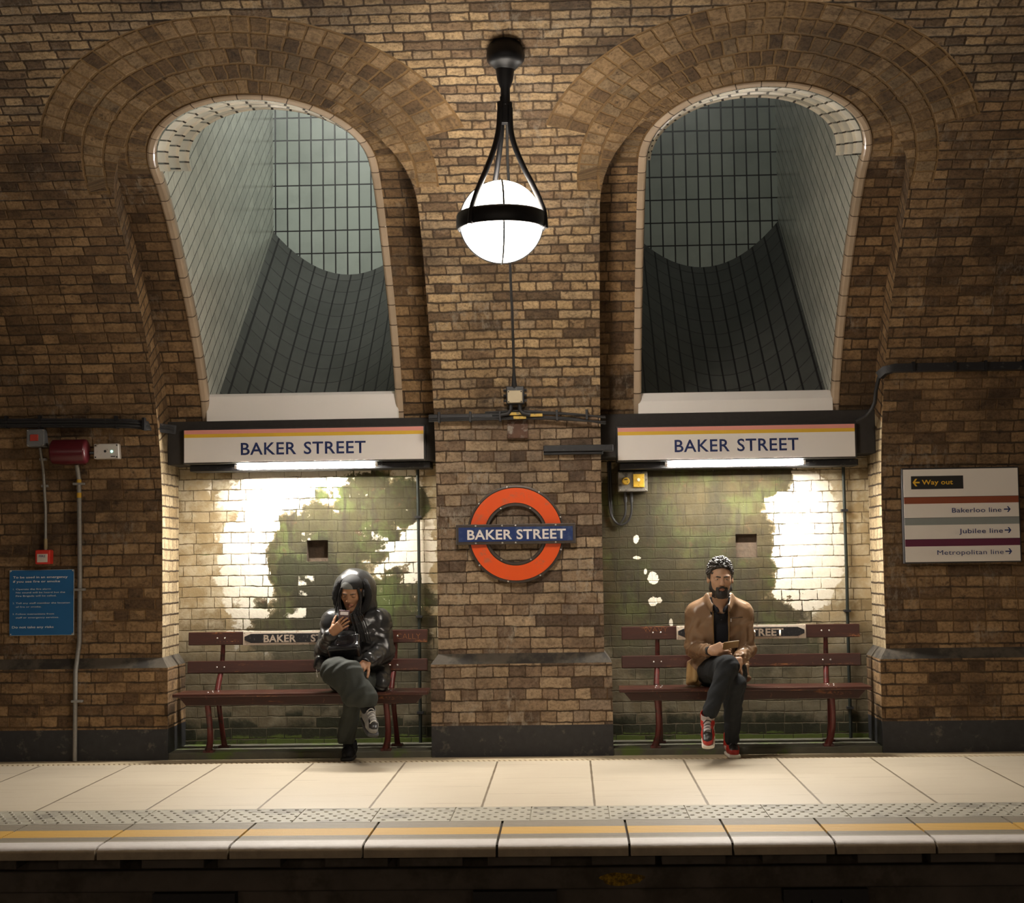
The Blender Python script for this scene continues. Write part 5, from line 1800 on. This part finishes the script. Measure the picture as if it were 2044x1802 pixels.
def shoe(parent, c, R, mats, name_, sole_m, lace_m, length=.285, high=True, sc=1.0):
    """toe towards local -y, sole on local z=0"""
    S = Local(c, R)
    l0, l1 = .088, .088 - length
    F = Field(.003)
    F.add(S.rc((0, .050, .058), (0, -.055, .052), .040, .038), k=.02)
    F.add(S.rc((0, -.055, .048), (0, l1 + .046, .040), .0405, .033), k=.02)
    F.add(S.rc((0, .045, .075), (0, .050, .128 if high else .095), .043, .043), k=.02)
    F.add(S.rc((0, .0, .085), (0, -.062, .074), .026, .024), k=.02)
    F.cut(S.rc((0, .045, .135 if high else .10), (0, .046, .20), .034, .05), k=.004)
    F.cut(S.rb((0, 0, -.06), (.2, .4, .075), .001), k=.003)

    def pick(C_):
        L = S.inv(C_)
        m = np.zeros(len(L), int)
        x, y, z = L[:, 0], L[:, 1], L[:, 2]
        m[(y < -.055) & (np.abs(x) < .030) & (z > .055)] = 1                     # toe box top
        m[(np.abs(x) < .022) & (y > -.085) & (y < .03) & (z > .066)] = 2          # tongue
        m[(np.abs(x) > .026) & (y > -.035) & (y < .03) & (z < .066) & (z > .02)] = 3   # side panel
        m[(z > .105) & (y < .03)] = 2 if high else 0
        return m
    u = soft(name_, F, mats, parent, pick)
    F = Field(.003)
    F.add(S.rb((0, .048, .0115), (.037, .042, .0115), .010), S.rb((0, -.02, .0115), (.036, .06, .0115), .010), S.rb((0, l1 + .075, .0115), (.040, .060, .0115), .011), k=.02)
    F.add(S.rc((0, l1 + .052, .012), (0, l1 + .047, .012), .038, .036), k=.012)
    F.cut(S.rb((0, 0, -.05), (.2, .4, .05), .001), S.rb((0, 0, .074), (.2, .4, .05), .001), k=.003)
    soft('sole', F, sole_m, u)
    mb = MB()
    for k in range(5):
        y, z = -.082 + .026 * k, .079 + .0055 * k + (.006 if k > 2 else 0)
        pts = [S.p((q * .026, y + .006 * q, z + .019 * (1 - q * q) - .001)) for q in np.linspace(-1, 1, 7)]
        mb.tube(pts, .0035, 6)
    mb.build('laces', lace_m, u, smooth=60)
    return u


M_SRED = leather('red shoe leather', (.40, .022, .016), .4, .1)
M_SBLK = leather('black shoe leather', (.02, .018, .018), .4, .2)
M_SWHT = leather('white shoe leather', (.62, .55, .50), .45, .1)
M_SGRY = cloth('grey tongue', (.36, .31, .30), .7)
M_SOLE = mat('white sole', (.72, .66, .58), .6, var=.05)
o = shoe(man, (1.045, -.135, 0.0), rotm(3, 0, 0), [M_SRED, M_SBLK, M_SGRY, M_SWHT], 'shoe', M_SOLE, M_SBLK, .25)
o['label'] = 'red, white and black high-top shoe on the platform'
o = shoe(man, (.866, -.492, .172), rotm(-6, 27, -3), [M_SRED, M_SBLK, M_SGRY, M_SWHT], 'shoe', M_SOLE, M_SBLK, .25)
o['label'] = 'red, white and black high-top shoe of the raised leg'
F = Field(.004)
F.add(rc((.878, -.508, .345), (.872, -.50, .29), .035, .036), k=.01)
soft('sock', F, cloth('grey sock', (.33, .27, .22)), man)

# phone in the right hand
ph = thing('phone', (1.03, -.40, .735), 'phone in a tan case held by the person in the tan jacket', 'phone')
Rp = Matrix.Rotation(math.radians(-14), 3, 'Y') @ Matrix.Rotation(math.radians(-40), 3, 'X') @ Matrix.Rotation(math.radians(12), 3, 'Z')
pc = Vector((1.032, -.392, .742))
bevel(MB().box(pc, (.104, .068, .009), Rp).build('case', mat('tan phone case', (.25, .15, .06), .4, var=.15), ph), .003)
MB().box(pc + Rp @ Vector((0, 0, .005)), (.098, .062, .0015), Rp).build('screen', mat('dark screen', (.01, .01, .012), .1), ph)
# ---------------------------------------------------------------- person in the black hooded coat
M_SKINW = skin('brown skin', (.34, .175, .095), None)
M_LIPW = skin('rose brown lips', (.33, .14, .09), None)
M_COAT = leather('black glossy coat', (.024, .024, .025), .30, .2, 14, .3)
M_LINING = mat('black fleece lining', (.008, .008, .009), .95, var=.4, scale=160, bump=.8, bdist=.004)
M_TWILL = cloth('dark grey green trousers', (.030, .033, .029), .8, .2, 16)
M_BRAID = mat('black braids', (.010, .009, .010), .5, var=.3, scale=150, bump=.7, bdist=.003)

wom = thing('person', (-1.46, -.02, .447), 'person in a black hooded coat sitting with legs crossed looking at a raised phone', 'person')
HW_ = Local((-1.466, -.085, 1.103), rotm(-9, 17, 3))
F = Field(.0026)
head_prims(F, HW_, True)
F.add(rc((-1.462, -.06, 1.02), (-1.455, -.01, .93), .045, .05), k=.03)
F.add(rc((-1.60, .02, .92), (-1.31, .02, .92), .05, .05), el((-1.455, .03, .78), (.13, .085, .15)), el((-1.445, .03, .575), (.14, .10, .12)), k=.06)
armW = {'R': [(-1.61, .02, .915), (-1.655, -.05, .70), (-1.580, -.280, .842)], 'L': [(-1.30, .02, .915), (-1.262, -.045, .70), (-1.345, -.262, .660)]}
for a in armW.values():
    F.add(rc(a[0], a[1], .042, .034), rc(a[1], a[2], .032, .023), k=.02)
legW = {'R': [(-1.535, .02, .53), (-1.515, -.40, .618), (-1.322, -.455, .36)], 'L': [(-1.365, .02, .53), (-1.41, -.385, .49), (-1.500, -.135, .115)]}
for a in legW.values():
    F.add(rc(a[0], a[1], .062, .043), rc(a[1], a[2], .040, .028), k=.02)
hand_prims(F, (-1.580, -.285, .842), (.72, -.05, .62), (.12, .92, -.1), [(4, 16, 14), (6, 18, 14), (8, 20, 14), (10, 22, 14)], spread=.10, thumb=(.62, .62, .42), tcurl=6, sc=.90, side=1)
hand_prims(F, (-1.345, -.265, .658), (-.42, -.62, -.45), (-.25, .35, -.75), [(14, 22, 16), (16, 24, 16), (18, 26, 18), (22, 28, 18)], thumb=(.75, .55, .1), tcurl=10, sc=.93, side=1)


def pickw(C_):
    L = HW_.inv(C_)
    return ((np.abs(L[:, 0]) < .024) & (L[:, 1] < -.076) & (L[:, 2] > -.075) & (L[:, 2] < -.0505)).astype(int)


soft('body', F, [M_SKINW, M_LIPW], wom, pickw)
eyes(HW_, wom, (.02, .012, .008), True, True)
F = Field(.0018)
for s in (-1, 1):
    F.add(HW_.rc((s * .012, -.0905, .0175), (s * .030, -.0865, .0215), .0028, .0030), HW_.rc((s * .030, -.0865, .0215), (s * .044, -.0750, .0185), .0030, .0018), k=.003)
soft('eyebrows', F, M_BRAID, wom)
# under-cap and head wrap
F = Field(.003)
F.add(HW_.el((0, .018, .052), (.078, .098, .074)), k=.01)
F.cut(HW_.rb((0, -.06, -.04), (.2, .2, .085), .01, rotm(0, -10, 0)), k=.006)
soft('head_wrap', F, [mat('black wrap', (.010, .010, .011), .8, var=.3), cloth('grey under-cap', (.16, .165, .16), .6)], wom,
     lambda C_: ((HW_.inv(C_)[:, 1] < -.02) & (((HW_.inv(C_)[:, 0] + .018) / .046) ** 2 + ((HW_.inv(C_)[:, 2] - .050) / .044) ** 2 < 1)).astype(int), label='black head wrap with a grey band over the forehead')
# headphones
hp = None
for s in (1, -1):
    F = Field(.003)
    F.add(HW_.el((s * .080, .002, .002), (.016, .026, .030)), k=.01)
    o = soft('headphone', F, [mat('black headphone', (.02, .02, .022), .35), mat('silver headphone cap', (.62, .62, .64), .25, .6)], wom,
             (lambda C_, s=s: ((s * HW_.inv(C_)[:, 0] > .0925)).astype(int)))
    o['label'] = 'black headphone with a silver cap'
# braids framing the face and falling on the chest
rngw = np.random.default_rng(3)
mb = MB()
for q in range(30):
    side = 1 if q % 3 else -1
    x0 = side * (.062 + .016 * rngw.random())
    p = [HW_.p((x0 * .8, -.060 + .02 * rngw.random(), .055)), HW_.p((x0 * 1.05, -.072 + .02 * rngw.random(), -.02))]
    jx, jy = rngw.normal(0, .012), rngw.normal(0, .006)
    if side > 0:
        p += [HW_.p((x0 * .72 + jx, -.105 + jy, -.10)), np.array((-1.425 + jx * 1.6, -.180 + jy, .955)), np.array((-1.395 + jx * 1.8, -.182 + jy, .86)), np.array((-1.380 + jx * 2, -.178 + jy, .80 - .03 * rngw.random()))]
    else:
        p += [HW_.p((x0 * .85 + jx, -.10 + jy, -.10)), np.array((-1.530 + jx, -.170 + jy, .95)), np.array((-1.525 + jx, -.172 + jy, .90))]
    P = [Vector(v) for v in p]
    sm = []
    for i in range(len(P) - 1):
        a, b, c_, d = P[max(i - 1, 0)], P[i], P[i + 1], P[min(i + 2, len(P) - 1)]
        for u in np.linspace(0, 1, 7, endpoint=False):
            sm.append(.5 * ((2 * b) + (c_ - a) * u + (2 * a - 5 * b + 4 * c_ - d) * u * u + (3 * b - a - 3 * c_ + d) * u ** 3))
    sm.append(P[-1])
    mb.tube(sm, [.0042 + .0009 * math.sin(i * 2.2) for i in range(len(sm))], 7)
mb.build('braids', M_BRAID, wom, smooth=60)['label'] = 'long thin black braids'

# coat: puffed torso and sleeves, hood with fleece edge


def puff(amp, step, ph=0.0):
    def d(t, x, y, z):
        return -amp * (np.abs(np.sin(PI * (z + .25 * (x + 1.46) ** 2) / step + ph)) - .6) + .003 * np.sin(60 * x + 3 * np.sin(40 * z)) + 0 * y
    return d


def puffa(amp, nn, ph=0.0):
    def d(t, x, y, z):
        return -amp * (np.abs(np.sin(PI * nn * t + ph)) - .6) + .004 * np.sin(55 * (x + z) + 2.5 * np.sin(45 * (y - z)))
    return d


F = Field(.0045)
F.add(rc((-1.605, .02, .905), (-1.305, .02, .905), .088, .088), el((-1.455, .02, .79), (.190, .158, .18), None, puff(.007, .125)), el((-1.445, .04, .59), (.200, .155, .16), None, puff(.007, .125)), k=.05)
F.add(el((-1.445, .05, .50), (.205, .125, .055)), k=.04)
F.add(rc((-1.30, .02, .56), (-1.27, -.13, .50), .075, .055, puffa(.006, 2)), k=.04)
for nm, a in armW.items():
    F.add(rc(a[0], a[1], .079, .072, puffa(.0055, 3)), rc(a[1], np.array(a[1]) * .10 + np.array(a[2]) * .90, .072, .050, puffa(.0055, 3, 1.0)), k=.025)
F.cut(rc((-1.462, -.10, 1.06), (-1.458, -.06, .955), .075, .07), k=.01)
F.cut(rb((-1.470, -.20, .88), (.030, .075, .09), .008), k=.012)
coat = soft('coat', F, M_COAT, wom, label='glossy black quilted coat')
for k, z in enumerate((.80, .74, .68)):
    pass
MB().tube([(-1.456, -.146, .80), (-1.453, -.146, .74), (-1.45, -.138, .66)], .005, 6).build('zip', M_BLACKM, coat, smooth=60)
F = Field(.004)
HH = Local((-1.462, -.02, 1.105), rotm(-4, 6, 1))
fh = folds(.0045, 38, 2.0, (.8, .4, .5))
F.add(HH.el((0, .025, .012), (.146, .150, .150), None, fh), HH.el((0, .06, -.10), (.150, .105, .085), None, fh), k=.05)
F.cut(HH.el((0, -.115, -.012), (.100, .180, .118)), k=.02)
F.cut(HH.el((0, -.03, -.05), (.105, .12, .11)), k=.02)


def pickh(C_):
    L = HH.inv(C_)
    r = np.sqrt((L[:, 0] / .112) ** 2 + ((L[:, 2] + .012) / .130) ** 2)
    return ((r < 1.0) & (L[:, 1] < .09)).astype(int)


soft('hood', F, [M_COAT, M_LINING], wom, pickh, label='raised black hood with fleece lining')
mb = MB()
ringp = [HH.p((.112 * math.cos(a), -.074 + .045 * math.sin(a) ** 2 * (1 if math.sin(a) > 0 else .2) , -.012 + .128 * math.sin(a))) for a in np.linspace(-.36 * PI, 1.36 * PI, 44)]
mb.tube(ringp, [.025 + .003 * math.sin(i * 3.1) for i in range(44)], 10)
mb.build('hood_trim', M_LINING, wom, smooth=60)['label'] = 'fluffy black hood trim'

# trousers: wide legs, the upper one flaring over the crossed knee
fw = folds(.008, 40, .8, (.9, .3, .15))
F = Field(.0045)
F.add(el((-1.445, .035, .545), (.185, .135, .098)), k=.04)
a = legW['R']
F.add(rc((-1.545, .01, .535), (-1.535, -.36, .600), .105, .092, fw), rc((-1.535, -.36, .600), (-1.450, -.425, .585), .092, .090, fw), k=.04)
F.add(rc((-1.505, -.40, .590), (-1.400, -.445, .455), .085, .078, fw), rc((-1.455, -.42, .585), (-1.355, -.455, .455), .086, .078, fw), rc((-1.400, -.445, .455), (-1.375, -.452, .420), .078, .080, fw), rc((-1.355, -.455, .455), (-1.325, -.455, .425), .075, .072, fw), k=.04)
F.cut(rb((-1.36, -.45, .315), (.25, .25, .065), .002, rotm(0, 0, 2)), k=.006)
F.cut(rc((-1.36, -.455, .36), (-1.365, -.452, .42), .066, .055), k=.008)
b = legW['L']
F.add(rc(b[0], b[1], .085, .072, fw), rc(b[1], (-1.502, -.150, .15), .062, .056, fw), rc((-1.42, -.37, .45), (-1.512, -.19, .15), .05, .040, fw), k=.03)
F.cut(rb((-1.51, -.15, .045), (.2, .2, .062), .002), k=.006)
soft('trousers', F, M_TWILL, wom, label='dark grey wide-leg trousers')
# shoes
M_GREYSH = leather('grey shoe mesh', (.20, .19, .18), .5, .35, 60)
M_SOLEG = mat('dark grey sole', (.045, .045, .047), .6, var=.3)
M_SHB = cloth('black shoe', (.012, .012, .014), .7)
o = shoe(wom, (-1.492, -.092, 0.0), rotm(-2, 0, 0), [M_SHB, M_SHB, M_SHB, M_SBLK], 'shoe', mat('black sole', (.014, .014, .016), .5), M_BLACK, .235, False)
o['label'] = 'black shoe on the platform'
o = shoe(wom, (-1.317, -.458, .246), rotm(22, 25, 4), [M_GREYSH, M_SBLK, M_GREYSH, M_GREYSH], 'shoe', M_SOLEG, mat('white laces', (.5, .48, .45), .7), .225, False)
o['label'] = 'grey laced sneaker of the raised leg'
F = Field(.004)
F.add(rc((-1.345, -.452, .395), (-1.318, -.458, .340), .036, .036), k=.01)
F.add(rc((-1.497, -.125, .15), (-1.495, -.13, .09), .034, .036), k=.01)
soft('socks', F, M_SHB, wom)
MB().tube([(-1.350, -.270, .656), (-1.355, -.279, .649)], .030, 18).build('watch_strap', M_BLACK, wom, smooth=50)

# phone
ph = thing('phone', (-1.505, -.335, .93), 'dark phone held up in the hand of the person in the black hooded coat', 'phone')
Rp = Matrix.Rotation(math.radians(8), 3, 'Z') @ Matrix.Rotation(math.radians(24), 3, 'X') @ Matrix.Rotation(math.radians(5), 3, 'Y')
pc = Vector((-1.500, -.266, .930))
c = bevel(MB().box(pc, (.070, .009, .142), Rp).build('case', mat('plum phone case', (.075, .035, .05), .3, var=.2), ph), .003)
MB().box(pc + Rp @ Vector((0, .0052, 0)), (.064, .0015, .134), Rp).build('screen', mat('phone glass', (.012, .012, .016), .08), ph)
MB().box(pc + Rp @ Vector((0, -.005, .052)), (.052, .0025, .024), Rp).build('camera_bar', mat('silver camera bar', (.55, .52, .6), .2, .6), ph)

# handbag on the lap
bag = thing('handbag', (-1.485, -.29, .70), 'black glossy handbag lying on the lap of the person in the black coat', 'bag')
Rb = rotm(-6, -44, -5)
M_BAG = leather('black bag leather', (.014, .014, .016), .18, .2, 14, .3)
B = Local((-1.492, -.275, .762), Rb)
F = Field(.004)
F.add(B.rb((0, 0, .005), (.094, .034, .066), .014), B.rb((0, .0, -.048), (.106, .046, .022), .014), B.rb((.085, 0, .0), (.016, .042, .064), .012), k=.02)
F.cut(B.el((.01, -.072, .006), (.070, .046, .046)), k=.03)
soft('bag_body', F, M_BAG, bag)
P = [B.p(q) for q in ((-.070, 0, .055), (-.068, .005, .10), (-.035, .012, .145), (.02, .014, .155), (.060, .01, .12), (.072, 0, .055))]
P = [Vector(v) for v in P]
sm = []
for i in range(len(P) - 1):
    a, b, c_, d = P[max(i - 1, 0)], P[i], P[i + 1], P[min(i + 2, len(P) - 1)]
    for u in np.linspace(0, 1, 8, endpoint=False):
        sm.append(.5 * ((2 * b) + (c_ - a) * u + (2 * a - 5 * b + 4 * c_ - d) * u * u + (3 * b - a - 3 * c_ + d) * u ** 3))
MB().tube(sm + [P[-1]], .0055, 8).build('handle', M_BAG, bag, smooth=60)
MB().tube([B.p((-.09, -.012, .056)), B.p((0, -.012, .060)), B.p((.09, -.012, .056))], .003, 6).build('zip', M_STEEL, bag, smooth=60)
# pouch on the bench
pu = thing('pouch', (-1.685, -.10, .50), 'small black leather pouch at the hip of the person in the black coat', 'bag')
F = Field(.004)
F.add(rb((-1.676, -.135, .640), (.045, .045, .055), .035, rotm(10, 10, 14)), k=.02)
soft('pouch_body', F, M_BAG, pu)
MB().tube([(-1.70, -.165, .60), (-1.695, -.178, .575), (-1.69, -.176, .55)], .0035, 6).build('zip_pull', M_STEEL, pu, smooth=60)
